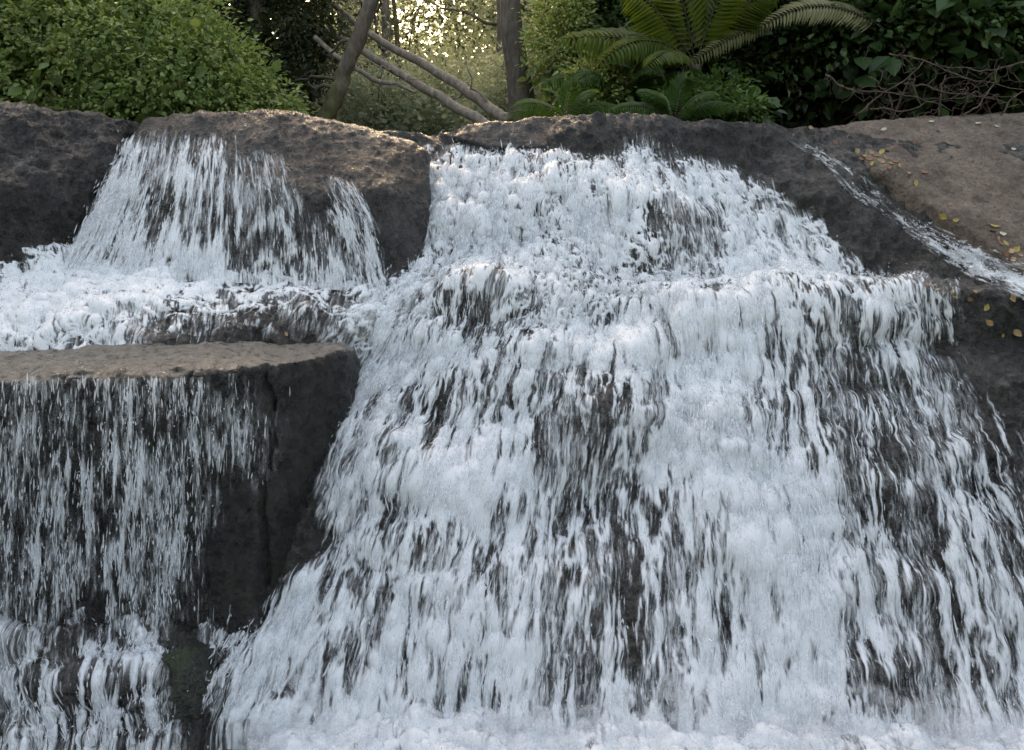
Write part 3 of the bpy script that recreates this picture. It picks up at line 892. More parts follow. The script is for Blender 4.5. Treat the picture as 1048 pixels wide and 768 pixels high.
# splash mist: soft translucent puffs where the water lands
b = NB('splash_mist')
d_ = b.node('ShaderNodeBsdfDiffuse'); d_.inputs[0].default_value = (0.82, 0.85, 0.88, 1)
tl_ = b.node('ShaderNodeBsdfTranslucent'); tl_.inputs[0].default_value = (0.82, 0.85, 0.88, 1)
m1 = b.node('ShaderNodeMixShader'); m1.inputs[0].default_value = 0.4
b.ln(d_.outputs[0], m1.inputs[1]); b.ln(tl_.outputs[0], m1.inputs[2])
lw = b.node('ShaderNodeLayerWeight'); lw.inputs[0].default_value = 0.5
al = b.math('MULTIPLY', b.maprange(lw.outputs['Facing'], 0.9, 0.0, 0.0, 0.34), b.maprange(b.noise(b.coord(), 22, 5, 0.7), 0.3, 0.62))
m2 = b.node('ShaderNodeMixShader'); tp = b.node('ShaderNodeBsdfTransparent')
b.ln(al, m2.inputs[0]); b.ln(tp.outputs[0], m2.inputs[1]); b.ln(m1.outputs[0], m2.inputs[2]); b.ln(m2.outputs[0], b.out.inputs[0])
M['mist'] = b.m
bm = bmesh.new(); bmesh.ops.create_icosphere(bm, subdivisions=2, radius=1.0)
sv = np.array([v.co for v in bm.verts]); sf = np.array([[v.index for v in f.verts] for f in bm.faces]); bm.free()
n_ = 420
mx_ = RNG.uniform(-1.6, 3.4, n_); hz = RNG.exponential(0.06, n_)
mc = np.stack([mx_, 4.42 - RNG.exponential(0.10, n_) + 0.5 * hz, POOL_Z + 0.03 + hz], 1)
mr_ = RNG.uniform(0.035, 0.10, (n_, 1)) * RNG.uniform(0.7, 1.3, (n_, 3))
V = (mc[:, None] + sv[None] * mr_[:, None]).reshape(-1, 3)
F = (sf[None] + (np.arange(n_) * len(sv))[:, None, None]).reshape(-1, 3)
tag(link('spray', make_mesh('spray', V, F, [M['mist']])), 'soft white spray hanging over the foot of the main falls', kind='stuff')

# ------------------------------------------------------------------ ground behind and around
gx = np.concatenate([np.linspace(-900, -14, 14), np.linspace(-12, 12, 40), np.linspace(14, 900, 14)])
gy = np.concatenate([np.linspace(-600, 0, 8), np.linspace(1, 8.2, 12), np.linspace(8.8, 30, 40), np.linspace(33, 1200, 16)])
X, Y = np.meshgrid(gx, gy)
up = sstep(7.6, 9.2, Y)
side = np.maximum(sstep(6.5, 9, np.abs(X)), 0)
Z = -1.2 + (up * 4.95) * 1.0 + (1 - up) * side * 4.0 + 0.25 * perlin2(X * 0.3, Y * 0.3) * up + up * 0.03 * np.maximum(Y - 9, 0) * (Y < 60) + up * sstep(1.2, 2.6, np.abs(X + 0.9)) * 2.2 * sstep(10, 15, Y) + (Y >= 60) * up * 1.5
V = np.stack([X, Y, Z], -1)
tag(link('ground', make_mesh('ground', V.reshape(-1, 3), grid_faces(*X.shape), [M['soil']])), 'forest floor around the falls', kind='structure')

# ------------------------------------------------------------------ foliage
def leaf_geo(C, A, Nn, L, W=0.55):
    """leaves: base C, axis A, normal Nn, length L -> 6 verts, 2 folded quads each"""
    A = A / (np.linalg.norm(A, axis=1, keepdims=True) + 1e-9)
    B = np.cross(A, Nn); B /= np.linalg.norm(B, axis=1, keepdims=True) + 1e-9
    Nn = np.cross(B, A)
    L = L[:, None]
    w = L * W * 0.5
    V = np.stack([C, C + A * L * 0.28 + B * w * 0.85 + Nn * L * 0.07, C + A * L * 0.62 + B * w * 0.8 + Nn * L * 0.05, C + A * L - Nn * L * 0.10,
                  C + A * L * 0.62 - B * w * 0.8 + Nn * L * 0.05, C + A * L * 0.28 - B * w * 0.85 + Nn * L * 0.07], 1)
    F = np.array([[0, 1, 2, 3], [0, 3, 4, 5]])[None] + (np.arange(len(C)) * 6)[:, None, None]
    return V.reshape(-1, 3), F.reshape(-1, 4)


def leaf_cloud(mb, centers, sig, per, L, outd, W=0.55, droop=0.25, var=(0.5, 0.25), flat=0.6):
    """per leaves round each clump centre; a clump shares a tint"""
    n = len(centers)
    per = max(1, int(per))
    C = np.repeat(centers, per, 0); O = np.repeat(outd, per, 0)
    q = RNG.normal(size=C.shape) * sig * np.array([1, 1, flat + 0.15])
    C = C + q
    m = len(C)
    A = O * 0.7 + q / (sig + 1e-6) * 0.45 + RNG.normal(size=(m, 3)) * 0.5; A[:, 2] -= droop
    Nn = np.array([0, -0.25, 1.0]) + O * 0.5 + RNG.normal(size=(m, 3)) * 0.45
    Ls = L * RNG.uniform(0.55, 1.25, m)
    cl = np.repeat(RNG.normal(0, var[1], n), per)
    v = np.clip(var[0] + cl + RNG.normal(0, 0.12, m), 0, 1)
    V, F = leaf_geo(C, A, Nn, Ls, W)
    mb.add(V, F, np.repeat(v, 2))


def ellipsoid_shell(els, n, rlo=0.7, zmin=-0.5, back=0.25):
    """clump centres in the outer shell of a union of ellipsoids, with outward directions"""
    w_ = np.array([e[3] * e[4] + e[3] * e[5] + e[4] * e[5] for e in els]); w_ = w_ / w_.sum()
    C, O = [], []
    for e, k in zip(els, (w_ * n).astype(int) + 1):
        d = RNG.normal(size=(k * 3, 3)); d /= np.linalg.norm(d, axis=1, keepdims=True)
        d = d[(d[:, 2] > zmin)]
        d = d[(d[:, 1] < 0.3) | (RNG.uniform(size=len(d)) < back)][:k]
        rr = RNG.uniform(rlo, 1.0, len(d)) ** 0.6
        rad = np.array(e[3:6]) * (1 + 0.16 * fbm3(d * 2.2 + np.array(e[:3]), 3, 4))[:, None]
        C.append(np.array(e[:3]) + d * rad * rr[:, None]); O.append(d)
    return np.concatenate(C), np.concatenate(O)


def els_px(lst):
    """ellipsoids given by the pixel and distance of their centre and radii in metres"""
    return [tuple(unproject(x, y, Yd)) + (rx, ry, rz) for (x, y, Yd, rx, ry, rz) in lst]


def shrub(name, label, els, nclump, per, L, mat, sig=0.09, cat='shrub', group=None, stems=8, W=0.55, var=(0.5, 0.2), droop=0.25, rlo=0.7, zmin=-0.5, base_z=3.8, stem_mat='bark', stem_r=0.014, fill=0.5):
    els = els_px(els)
    ctr = np.mean([e[:3] for e in els], 0)
    org = (float(ctr[0]), float(ctr[1]), base_z)
    root = empty(name, org)
    tag(root, label, cat, group)
    C, O = ellipsoid_shell(els, nclump, rlo, zmin)
    mb = MB(); leaf_cloud(mb, C, sig, per, L, O, W, droop, var)
    k = int(nclump * fill)                       # added inside: larger, darker leaves that block the sky behind
    if k:
        C2, O2 = ellipsoid_shell(els, k, 0.1, -1.0, 1.0)
        c0 = np.array(org); c0[2] = base_z + 0.5
        leaf_cloud(mb, C2 + (c0 - C2) * np.array([0.06, -0.0, 0.06]) + np.array([0, 0.12, -0.05]), sig * 1.5, 10, L * 2.2, O2, 0.8, 0.2, (0.3, 0.1))
    mb.build('foliage', M[mat], root, False, org)
    ms = MB()
    for k in range(stems):
        e = els[k % len(els)]
        tgt = C[RNG.integers(len(C))]
        b0 = np.array([e[0] + RNG.normal() * e[3] * 0.3, e[1] + RNG.normal() * 0.2, base_z - 0.1])
        add_tube(ms, wander(b0, tgt, 8, 0.18, k), np.linspace(stem_r, stem_r * 0.4, 8), 5)
    ms.build('stem', M[stem_mat], root, True, org)
    return root


def tree(name, label, base, lean, height, r0, crown, leaf, mat, nclump, per, L, sig=0.25, bark='bark', limbs=7, limb_from=0.35, cat='tree', group=None, seed=0, W=0.5, var=(0.5, 0.2)):
    """trunk with limbs as one mesh, crown of leaf clumps hung on the limbs as another"""
    base = np.asarray(base, float)
    root = empty(name, tuple(base)); tag(root, label, cat, group)
    mt = MB()
    top = base + np.array([lean[0], lean[1], height])
    path = wander(base - np.array([0, 0, 0.3]), top, 22, 0.05 * height, seed)
    add_tube(mt, path, np.linspace(r0, r0 * 0.25, 22) * (1 + 0.5 * np.exp(-np.linspace(0, 9, 22))), 12, 0.14, seed)
    tips, outs = [], []
    rg = np.random.default_rng(seed + 100)
    for k in range(limbs):
        f = limb_from + (1 - limb_from) * (k + 0.5) / limbs
        i = min(20, int(f * 21)); p0 = path[i]
        an = rg.uniform(0, 2 * np.pi); ln = crown * rg.uniform(0.5, 1.1) * (1.1 - 0.6 * f)
        d = np.array([math.cos(an), math.sin(an), rg.uniform(0.0, 0.7)])
        p1 = p0 + d * ln
        br = wander(p0, p1, 10, 0.18 * ln, seed * 7 + k)
        add_tube(mt, br, np.linspace(r0 * 0.38, r0 * 0.07, 10), 6)
        for j in range(3):
            q0 = br[4 + j * 2]; dd_ = d + rg.normal(size=3) * 0.8
            q1 = q0 + dd_ / np.linalg.norm(dd_) * ln * 0.5
            tw = wander(q0, q1, 6, 0.1 * ln, seed * 11 + k * 3 + j)
            add_tube(mt, tw, np.linspace(r0 * 0.12, r0 * 0.03, 6), 4)
            for tt in (br[-1], q1, tw[3]): tips.append(tt); outs.append(d)
    mt.build('trunk', M[bark], root, True, base)
    tips, outs = np.array(tips), np.array(outs)
    ix = rg.integers(len(tips), size=nclump)
    C = tips[ix] + rg.normal(size=(nclump, 3)) * crown * 0.13
    O = outs[ix] + rg.normal(size=(nclump, 3)) * 0.5
    mb = MB(); leaf_cloud(mb, C, sig, per, L, O, W, 0.3, var)
    mb.build('crown', M[mat], root, False, base)
    return root


# --- the wood beyond, one leafy mass; thin where the bright gap is
mbf = MB()
def wood(n, x0, x1, y0, y1, Y0, Y1, L, sig, per, var):
    C = unproject(RNG.uniform(x0, x1, n), RNG.uniform(y0, y1, n), RNG.uniform(Y0, Y1, n))
    leaf_cloud(mbf, C, sig, per, L, np.tile([[0, -0.8, 0.3]], (n, 1)), 0.7, 0.2, var)
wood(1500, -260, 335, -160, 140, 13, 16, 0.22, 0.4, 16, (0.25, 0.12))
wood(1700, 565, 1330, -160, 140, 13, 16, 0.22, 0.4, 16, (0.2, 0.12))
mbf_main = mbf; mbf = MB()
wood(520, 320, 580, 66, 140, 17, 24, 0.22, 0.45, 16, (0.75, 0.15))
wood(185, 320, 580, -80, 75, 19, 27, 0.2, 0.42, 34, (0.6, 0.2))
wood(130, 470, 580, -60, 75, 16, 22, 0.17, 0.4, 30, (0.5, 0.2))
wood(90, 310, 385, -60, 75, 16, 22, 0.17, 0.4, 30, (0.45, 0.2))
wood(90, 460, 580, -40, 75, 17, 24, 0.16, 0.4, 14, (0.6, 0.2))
tag(mbf.build('forest', M['leaf_olive_hazed'], None, False), 'backlit olive wood paled by painted haze, far off through the gap behind the fallen logs', kind='stuff')
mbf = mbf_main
# unseen leaf ring added behind the viewer to shade the falls from low sky
n_ = 900
ang = RNG.uniform(math.radians(150), math.radians(390), n_); rr_ = RNG.uniform(11, 15, n_)
Cb = np.stack([np.cos(ang) * rr_ * 1.1, np.sin(ang) * rr_ + 1.0, RNG.uniform(-1, 9.5, n_)], 1)
Cb = Cb[Cb[:, 1] < 6]
leaf_cloud(mbf, Cb, 0.8, 14, 0.55, -Cb / np.linalg.norm(Cb, axis=1, keepdims=True), 0.7, 0.2, (0.3, 0.15))
fo_w = mbf.build('forest', M['leaf_far'], None, False)
tag(fo_w, 'leafy wood filling the distance behind both banks, with an added unseen ring behind the viewer', kind='stuff')

# --- left bank: the leafy mound
shrub('shrub', 'big bright green leafy shrub covering the left bank above the black boulder',
      [(60, 75, 9.2, 2.2, 1.3, 1.25), (190, 95, 8.9, 1.0, 1.0, 0.72), (-120, 40, 9.5, 1.8, 1.4, 1.6), (255, 118, 8.7, 0.52, 0.6, 0.42), (20, 10, 9.8, 1.6, 1.2, 1.2), (130, 45, 9.5, 1.1, 1.0, 0.75)],
      1900, 26, 0.062, 'leaf_bright', 0.085, stems=14, var=(0.5, 0.27), W=0.62)
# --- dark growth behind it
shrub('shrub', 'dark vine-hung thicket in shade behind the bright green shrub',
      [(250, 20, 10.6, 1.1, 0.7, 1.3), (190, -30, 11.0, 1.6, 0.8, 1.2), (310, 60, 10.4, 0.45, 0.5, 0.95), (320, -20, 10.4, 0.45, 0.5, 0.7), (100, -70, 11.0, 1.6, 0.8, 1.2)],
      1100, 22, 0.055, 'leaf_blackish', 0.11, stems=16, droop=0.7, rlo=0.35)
tree('tree', 'dark bushy tree rising behind the left bank shrub', unproject(262, 130, 10.4) * [1, 1, 0] + [0, 0, 3.8], (0.1, 0.1), 5.5, 0.10, 1.3, None, 'leaf_mid', 150, 40, 0.06, 0.14, limbs=9, limb_from=0.15, seed=3, var=(0.35, 0.15))

# --- leaning mossy trunk and the fallen logs
def trunk_px(name, label, pts, rads, mat, cat, sides=12, seed=0, rough=0.12, twigs=0, group=None):
    K = np.array([unproject(*q) for q in pts])
    x = np.linspace(0, len(K) - 1, len(K) * 9)
    Pp = catmull(K, x); R = np.interp(x, range(len(K)), rads)
    j = np.stack([perlin2(x * 2.3 + seed, x * 0 + k * 3.1 + seed) for k in range(3)], 1)
    Pp = Pp + j * R[:, None] * 0.28
    o_ = tuple(Pp[0])
    root = empty(name, o_); tag(root, label, cat, group)
    mb = MB(); add_tube(mb, Pp, R, sides, rough, seed)
    mb.build('trunk', M[mat], root, True, o_)
    if twigs:
        for k in range(twigs):
            i = RNG.integers(len(Pp) // 4, len(Pp) - 2)
            d = RNG.normal(size=3) * np.array([1, 0.5, 0.8]); d /= np.linalg.norm(d)
            L_ = RNG.uniform(0.3, 0.8)
            t2 = MB(); add_tube(t2, wander(Pp[i], Pp[i] + d * L_, 8, 0.15, seed + k), np.linspace(R[i] * 0.3, R[i] * 0.08, 8), 5)
            t2.build('branch', M[mat], root, True, o_)
    return root

trunk_px('tree', 'leaning mossy tree trunk crossing behind the fallen logs', [(325, 140, 9.3), (343, 100, 9.3), (357, 62, 9.35), (374, 20, 9.4), (392, -40, 9.5)],
         [0.10, 0.095, 0.085, 0.085, 0.075], 'bark_moss', 'tree', seed=5, rough=0.2, twigs=5)
trunk_px('log', 'upper pale fallen log slanting down to the rim rock', [(326, -8, 11.2), (352, 14, 10.9), (380, 36, 10.6), (440, 70, 10.0), (480, 95, 9.6), (520, 124, 9.2)],
         [0.028, 0.035, 0.042, 0.055, 0.06, 0.065], 'bark_pale', 'log', seed=8, twigs=2, rough=0.04)
trunk_px('log', 'lower fallen log slanting across the leaning mossy trunk', [(300, 10, 11.0), (330, 29, 10.7), (370, 52, 10.3), (420, 82, 9.8), (460, 105, 9.4), (505, 133, 9.0)],
         [0.035, 0.04, 0.042, 0.05, 0.056, 0.06], 'bark_pale', 'log', seed=9, twigs=2, rough=0.04)
trunk_px('branch', 'thin bent dead branch under the lower fallen log', [(322, 38, 10.0), (345, 58, 9.9), (368, 72, 9.8), (385, 83, 9.7), (405, 86, 9.6), (425, 95, 9.5)],
         [0.03, 0.03, 0.028, 0.028, 0.025, 0.015], 'bark_pale', 'branch', 8, seed=10, twigs=2)

# --- trees seen in the bright gap
tree('tree', 'straight grey-brown tree trunk standing right of the bright gap', unproject(541, 130, 10.5) * [1, 1, 0] + [0, 0, 3.8], (-0.05, 0.1), 9.0, 0.155, 2.2, None, 'leaf_mid', 240, 30, 0.07, 0.25, limbs=8, limb_from=0.3, seed=12)
tree('tree', 'slim tree trunk just right of the straight grey-brown trunk', unproject(558, 130, 11.0) * [1, 1, 0] + [0, 0, 3.8], (0.05, 0.1), 8.5, 0.085, 1.8, None, 'leaf_mid', 180, 30, 0.07, 0.25, limbs=8, limb_from=0.3, seed=13)
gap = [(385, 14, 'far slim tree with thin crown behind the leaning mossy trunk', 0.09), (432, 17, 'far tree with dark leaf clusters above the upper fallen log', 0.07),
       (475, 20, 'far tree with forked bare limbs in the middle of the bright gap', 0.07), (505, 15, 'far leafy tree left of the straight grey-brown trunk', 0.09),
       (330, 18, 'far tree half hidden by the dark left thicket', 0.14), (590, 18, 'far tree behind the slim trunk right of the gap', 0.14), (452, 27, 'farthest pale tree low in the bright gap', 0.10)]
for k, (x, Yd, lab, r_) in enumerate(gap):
    tree('tree', lab, unproject(x, 130, Yd) * [1, 1, 0] + [0, 0, 4.0], (RNG.normal() * 0.6, 0), RNG.uniform(7.5, 9.5), r_, Yd * 0.14, None, 'leaf_far' if k % 2 else 'leaf_olive_hazed',
         130, 34, 0.0062 * Yd, 0.022 * Yd, limbs=9, limb_from=0.12, seed=30 + k, bark='bark_pale', group='trees in the bright gap')  # pale bark and leaves put the haze into the far trees' colour
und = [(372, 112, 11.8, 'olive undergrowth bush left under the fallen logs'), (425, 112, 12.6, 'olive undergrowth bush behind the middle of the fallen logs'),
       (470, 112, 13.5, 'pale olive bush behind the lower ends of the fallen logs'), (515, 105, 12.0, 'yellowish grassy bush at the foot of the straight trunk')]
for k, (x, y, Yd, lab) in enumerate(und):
    shrub('shrub', lab, [(x, y + 20, Yd, 0.75, 0.5, 0.95), (x + 15, y - 5, Yd + 0.4, 0.6, 0.5, 0.8)], 220, 20, 0.06, 'leaf_olive_hazed', 0.14, group='undergrowth bushes in the gap', stems=10, rlo=0.3, W=0.4)

# --- right bank
shrub('shrub', 'deep green thicket wall under the tree fern on the right bank',
      [(700, 50, 9.6, 0.9, 0.6, 1.0), (640, 20, 10.4, 0.9, 0.6, 1.3), (780, 40, 9.7, 0.9, 0.6, 1.2), (740, -40, 10.2, 1.6, 0.8, 1.0)], 900, 22, 0.075, 'leaf_dark', 0.12, stems=14, rlo=0.4, var=(0.35, 0.2))
shrub('shrub', 'large-leaved dark green shrub overhanging the brown slab at upper right',
      [(980, 20, 9.2, 1.1, 0.7, 0.75), (880, 30, 9.3, 0.9, 0.6, 0.9), (1090, 30, 9.2, 0.9, 0.7, 0.8), (960, -60, 9.6, 1.8, 0.8, 0.9), (820, -10, 9.6, 0.8, 0.7, 0.9)], 900, 17, 0.105, 'leaf_dark', 0.13, stems=16, var=(0.55, 0.25), rlo=0.5, W=0.7)
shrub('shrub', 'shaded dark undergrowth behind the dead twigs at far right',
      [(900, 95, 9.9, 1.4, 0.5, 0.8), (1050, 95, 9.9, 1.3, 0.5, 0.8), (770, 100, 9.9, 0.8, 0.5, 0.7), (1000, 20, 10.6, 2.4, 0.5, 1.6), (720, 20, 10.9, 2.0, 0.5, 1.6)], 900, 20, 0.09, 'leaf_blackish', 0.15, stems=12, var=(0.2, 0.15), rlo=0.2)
shrub('shrub', 'low bright green herb clump on the rim under the tree fern', [(700, 112, 8.6, 0.38, 0.3, 0.2), (735, 100, 8.8, 0.25, 0.3, 0.22)], 110, 18, 0.07, 'leaf_mid', 0.07, stems=6, var=(0.65, 0.2), stem_r=0.006)
shrub('shrub', 'yellow-green leafy bush on the rim right of the straight trunk', [(610, 95, 8.9, 0.32, 0.3, 0.38), (575, 45, 9.9, 0.4, 0.4, 0.6)], 170, 18, 0.055, 'leaf_bright', 0.08, stems=6, var=(0.8, 0.15), stem_r=0.008)
shrub('shrub', 'small pale leafed herb at the left end of the dead twigs', [(768, 112, 8.2, 0.12, 0.1, 0.1)], 22, 12, 0.06, 'leaf_mid', 0.05, stems=4, var=(0.7, 0.2), stem_r=0.004)


# --- ferns
def frond_geo(mb, ms, P, width, npairs, val=0.5, lay=None, r=0.006, pw=0.2):
    """one frond along path P: rachis tube into ms, toothed pinnae into mb"""
    n = len(P)
    T = np.gradient(P, axis=0); T /= np.linalg.norm(T, axis=1, keepdims=True)
    lay = np.array([0, -0.35, 1.0]) if lay is None else np.asarray(lay, float)
    add_tube(ms, P, np.linspace(r, r * 0.3, n), 5)
    Cs, As, Ns, Ls = [], [], [], []
    for k in range(npairs):
        f = 0.10 + 0.89 * k / npairs
        x = f * (n - 1); i = int(x); p0 = P[i] + (P[min(i + 1, n - 1)] - P[i]) * (x - i); t = T[i]
        sidev = np.cross(t, lay); sidev /= np.linalg.norm(sidev)
        nn = np.cross(sidev, t)
        wl = width * (math.sin(math.pi * min(1, 0.16 + 0.84 * f)) ** 0.75) * 1.0 + 0.01
        for s_ in (-1, 1):
            ax = sidev * s_ * 0.9 + t * 0.42 + nn * -0.18; ax /= np.linalg.norm(ax)
            Cs.append(p0[None]); As.append(ax[None] - nn[None] * 0.12); Ns.append(nn[None] + RNG.normal(size=(1, 3)) * 0.12); Ls.append(np.array([wl * RNG.uniform(0.85, 1.1)]))
    V, F = leaf_geo(np.concatenate(Cs), np.concatenate(As), np.concatenate(Ns), np.concatenate(Ls), pw)
    v = np.clip(val + RNG.normal(0, 0.12, len(F) // 2), 0, 1)
    mb.add(V, F, np.repeat(v, 2))


def fern(name, label, crown, fronds, width, mat, npairs=26, trunk=None, cat='fern', val=0.5, lay=None):
    """crown: world point; fronds: list of (direction xyz, length, droop)"""
    crown = np.asarray(crown, float)
    root = empty(name, tuple(crown)); tag(root, label, cat)
    if trunk:
        mt = MB(); add_tube(mt, wander(crown - [0.1, 0, trunk], crown, 10, 0.08, 3), np.linspace(0.08, 0.065, 10), 10, 0.25, 2)
        mt.build('trunk', M['bark'], root, True, crown)
    for k, (d, L_, dr) in enumerate(fronds):
        d = np.asarray(d, float); d /= np.linalg.norm(d)
        t = np.linspace(0, 1, 26)[:, None]
        Pq = crown + d * L_ * t + np.array([0, 0, -1]) * dr * L_ * t ** 2.2
        mb, ms = MB(), MB()
        frond_geo(mb, ms, Pq, width * L_, npairs, val, lay)
        fo_ = mb.build('frond', M[mat], root, False, crown)
        ms.build('rachis', M['twig'], fo_, True, (0, 0, 0)).location = tuple(-crown)
    return root


cr = unproject(712, 66, 8.9)
fern('tree_fern', 'large yellow-green tree fern with arching fronds above the thicket', cr,
     [((-0.75, -0.35, 0.95), 1.7, 0.35), ((-1, -0.25, 0.42), 1.75, 0.30), ((-0.35, -0.45, 1.0), 1.7, 0.3), ((0.2, -0.5, 1), 1.6, 0.3), ((0.6, -0.2, 1.0), 1.6, 0.45), ((-0.95, -0.5, 0.62), 1.5, 0.6), ((-1, 0.2, 0.75), 1.7, 0.5), ((-0.6, -0.7, 0.3), 1.1, 0.5)],
     0.21, 'fern_yellow', 26, trunk=1.2, val=0.55, lay=(-0.3, -0.75, 0.6))
cr = unproject(745, 80, 8.6)
fern('fern', 'pale dry fern frond arching in front of the large-leaved shrub', unproject(905, 30, 8.7), [((-0.8, -0.15, 0.42), 1.6, 0.5)], 0.13, 'fern_pale', 34, val=0.5, lay=(0, -0.9, 0.5))
fern('fern', 'dull drooping fern frond left of the pale arching frond', unproject(800, 20, 8.8), [((-0.9, -0.2, -0.25), 1.15, 0.22)], 0.12, 'fern_pale', 30, val=0.0, lay=(0, -0.9, 0.5))
fern('fern', 'bright green fern on the rim beside the straight trunk', unproject(578, 122, 8.4), [((-0.9, -0.4, 0.7), 0.75, 0.5), ((-0.3, -0.6, 0.9), 0.7, 0.5), ((0.5, -0.5, 0.9), 0.7, 0.5), ((0.9, -0.3, 0.6), 0.75, 0.5), ((-1, 0.1, 0.4), 0.7, 0.3), ((0.1, -0.2, 1), 0.6, 0.4)], 0.2, 'fern_green', 22, val=0.6, lay=(0, -0.7, 0.7))
fern('fern', 'spreading green fern on the rim left of the dead twigs', unproject(690, 124, 8.2), [((-0.9, -0.4, 0.5), 0.85, 0.4), ((-0.4, -0.7, 0.7), 0.8, 0.45), ((0.4, -0.6, 0.7), 0.8, 0.5), ((0.9, -0.3, 0.6), 0.8, 0.45), ((0.1, -0.3, 1), 0.75, 0.4), ((-0.6, -0.2, 0.9), 0.75, 0.5)], 0.19, 'fern_green', 24, val=0.3, lay=(0, -0.7, 0.7))
fern('fern', 'broad dull green fern drooping in shade under the tree fern', unproject(640, 92, 8.9), [((-0.95, -0.3, 0.45), 1.1, 0.45), ((-0.7, -0.6, 0.55), 1.0, 0.6), ((0.3, -0.7, 0.6), 0.9, 0.6), ((0.9, -0.4, 0.5), 1.0, 0.5), ((-0.2, -0.7, 0.8), 0.9, 0.6)], 0.2, 'fern_green', 26, val=0.25, lay=(0, -0.7, 0.7))

# --- dead twigs hanging over the slab
tw = [[(875, 118, 8.1), (905, 95, 8.0), (930, 80, 7.95), (948, 62, 8.0)], [(845, 76, 8.2), (870, 92, 8.1), (900, 96, 8.0), (940, 100, 7.9), (975, 112, 7.85)],
      [(910, 55, 8.3), (935, 60, 8.2), (965, 72, 8.1), (1000, 82, 8.0), (1048, 90, 7.9)], [(1025, 118, 7.7), (1035, 103, 7.7), (1055, 92, 7.7), (1080, 85, 7.8)],
      [(960, 120, 7.9), (963, 95, 7.9), (968, 75, 8.0)], [(1048, 65, 8.0), (1020, 72, 8.0), (990, 70, 8.05), (955, 64, 8.1)], [(915, 120, 8.0), (912, 105, 8.0), (905, 90, 8.05), (890, 80, 8.2)],
      [(985, 120, 7.85), (1003, 105, 7.8), (1015, 88, 7.9), (1022, 68, 8.0)], [(925, 86, 8.0), (950, 88, 7.9), (990, 98, 7.8), (1030, 104, 7.7)], [(890, 110, 8.05), (925, 112, 7.95), (960, 104, 7.9), (1000, 96, 7.9)]]
tl = ['grey dead twig rising steeply at the middle of the twig tangle', 'long sagging dead twig at the left of the tangle', 'pale dead twig running down from the leaves to the right edge', 'forked dead twig resting on the slab at the right edge',
      'short upright dead twig in the tangle', 'high level dead twig under the overhanging leaves', 'curved dead twig leaning left out of the tangle', 'thin dead twig leaning right between slab and leaves', 'reddish brown dead twig across the middle of the tangle', 'low dead twig lying just over the slab']
for k, (pts, lab) in enumerate(zip(tw, tl)):
    K = np.array([unproject(*q) for q in pts]); x = np.linspace(0, len(K) - 1, 16)
    Pp = catmull(K, x) + np.stack([perlin2(x * 2.5 + k, x * 0 + j * 3.3) for j in range(3)], 1) * 0.03
    o_ = tuple(Pp[0])
    root = empty('dead_branch', o_); tag(root, lab, 'branch', 'dead twigs over the slab')
    mb = MB(); add_tube(mb, Pp, np.linspace(0.009, 0.004, 16), 6); mb.build('stem', M['twig'], root, True, o_)
    for j in range(7):
        i = RNG.integers(1, 15); d = RNG.normal(size=3) * [1, 0.5, 0.8]; d /= np.linalg.norm(d)
        mb = MB(); add_tube(mb, wander(Pp[i], Pp[i] + d * RNG.uniform(0.12, 0.45), 8, 0.1, k * 9 + j), np.linspace(0.0042, 0.0016, 8), 5)
        mb.build('twig', M['twig'], root, True, o_)

# --- fallen leaves on the rocks
def litter_mesh(name, mat, L_):
    t = np.linspace(0, 1, 6); wv = np.sin(np.pi * t ** 0.8) * 0.3
    V = np.concatenate([np.stack([t - 0.5, wv, 0.12 * wv + 0.12 * (t - 0.5) ** 2 * 3], 1), np.stack([t - 0.5, 0 * t, 0.12 * (t - 0.5) ** 2 * 3], 1), np.stack([t - 0.5, -wv, 0.2 * wv + 0.12 * (t - 0.5) ** 2 * 3], 1)]) * L_
    F = np.concatenate([grid_faces(3, 6)])
    return make_mesh(name, V, F, [mat])


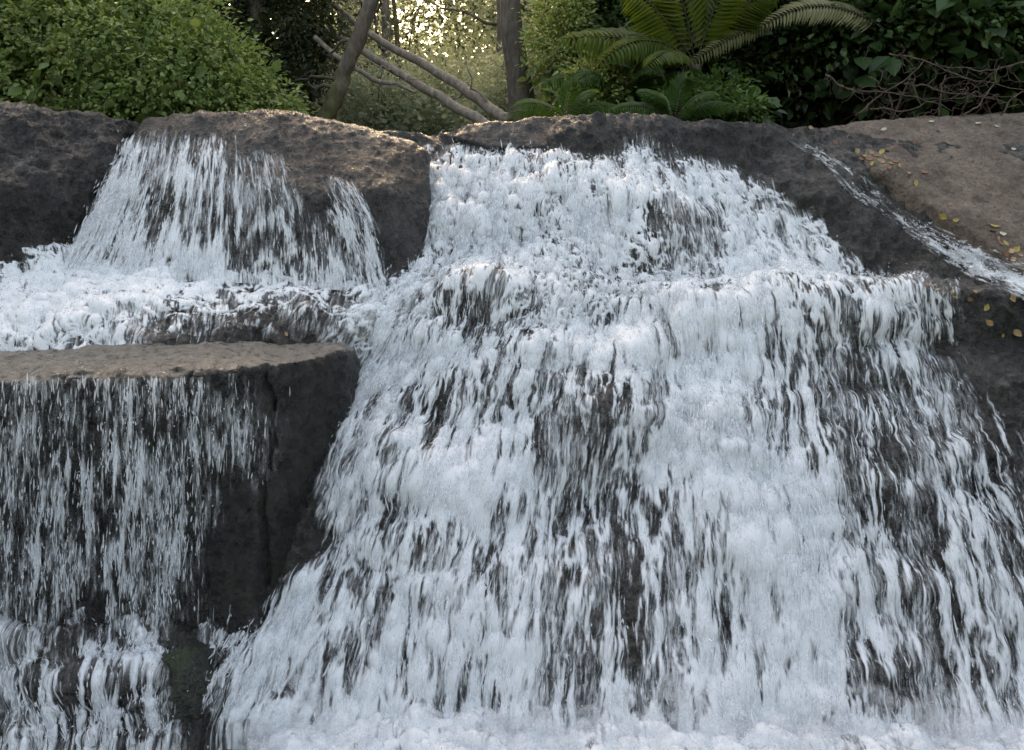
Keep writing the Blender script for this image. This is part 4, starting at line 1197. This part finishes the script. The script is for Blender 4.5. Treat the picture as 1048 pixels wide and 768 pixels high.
LM = {k: litter_mesh('leaf_' + k, M['litter_' + k], 0.055) for k in ('yellow', 'tan', 'brown', 'pale')}
ll = {'yellow': 'yellow fallen leaf lying on rock beside the narrow right stream', 'tan': 'orange-tan fallen leaf lying on rock at the right side',
      'brown': 'dark brown fallen leaf lying on the right rocks', 'pale': 'pale cream fallen leaf lying on the brown slab'}
spots = [(881, 163, 'brown'), (889, 163, 'brown'), (897, 160, 'brown'), (903, 166, 'tan'), (910, 172, 'brown'), (916, 166, 'brown'), (1030, 260, 'brown'), (1024, 250, 'brown'), (1038, 266, 'tan'), (1046, 270, 'brown'), (1016, 238, 'tan'), (948, 292, 'brown'), (965, 300, 'brown'), (975, 299, 'tan'), (992, 306, 'brown'), (855, 146, 'brown'), (878, 155, 'tan'), (885, 160, 'yellow'), (892, 157, 'tan'), (899, 164, 'yellow'), (906, 162, 'tan'), (912, 168, 'yellow'), (893, 168, 'yellow'), (920, 170, 'yellow'), (902, 156, 'yellow'), (908, 155, 'pale'),
         (930, 178, 'tan'), (937, 188, 'yellow'), (946, 177, 'brown'), (966, 222, 'yellow'), (972, 210, 'tan'), (978, 226, 'yellow'), (1018, 232, 'yellow'), (1022, 244, 'tan'), (1029, 250, 'yellow'), (1035, 258, 'tan'), (1044, 262, 'tan'),
         (1040, 256, 'yellow'), (1026, 240, 'pale'), (904, 133, 'pale'), (960, 135, 'pale'), (953, 125, 'pale'), (1000, 127, 'pale'), (1020, 130, 'pale'), (1037, 153, 'pale'), (838, 128, 'pale'), (845, 127, 'tan'), (830, 131, 'tan'), (868, 140, 'tan'),
         (935, 146, 'brown'), (953, 293, 'brown'), (960, 297, 'yellow'), (968, 296, 'tan'), (985, 300, 'tan'), (978, 304, 'yellow'), (1010, 315, 'yellow'), (1036, 305, 'tan'), (1012, 330, 'tan'), (1042, 341, 'tan'), (998, 299, 'tan'), (1026, 343, 'yellow'), (293, 342, 'tan')]
e = Vector(EYE)
B_rim = bvh_of(rim_rock.data)
for k, (x, y, c) in enumerate(spots):
    best = None
    for bv in (B_bed, B_slab):
        h = bv.ray_cast(e, ray_dir(x, y))
        if h[0] is not None and (best is None or h[3] < best[3]): best = h
    if best is None: continue
    o = bpy.data.objects.new('fallen_leaf', LM[c]); COL.objects.link(o)
    nrm = best[1] if best[1].dot(e - best[0]) > 0 else -best[1]
    o.location = best[0] + nrm * 0.006
    q = (nrm + Vector(RNG.normal(size=3) * 0.2)).to_track_quat('Z', 'Y')
    o.rotation_euler = q.to_euler(); o.rotation_euler.rotate_axis('Z', RNG.uniform(0, 6.28))
    s_ = RNG.uniform(0.7, 1.4); o.scale = (s_, s_ * RNG.uniform(0.8, 1.2), s_)
    lab = 'orange-tan fallen leaf lying alone at the edge of the left cascade' if x < 400 else ll[c]
    tag(o, lab, 'leaf', None if x < 400 else c + ' fallen leaves on the right rocks')
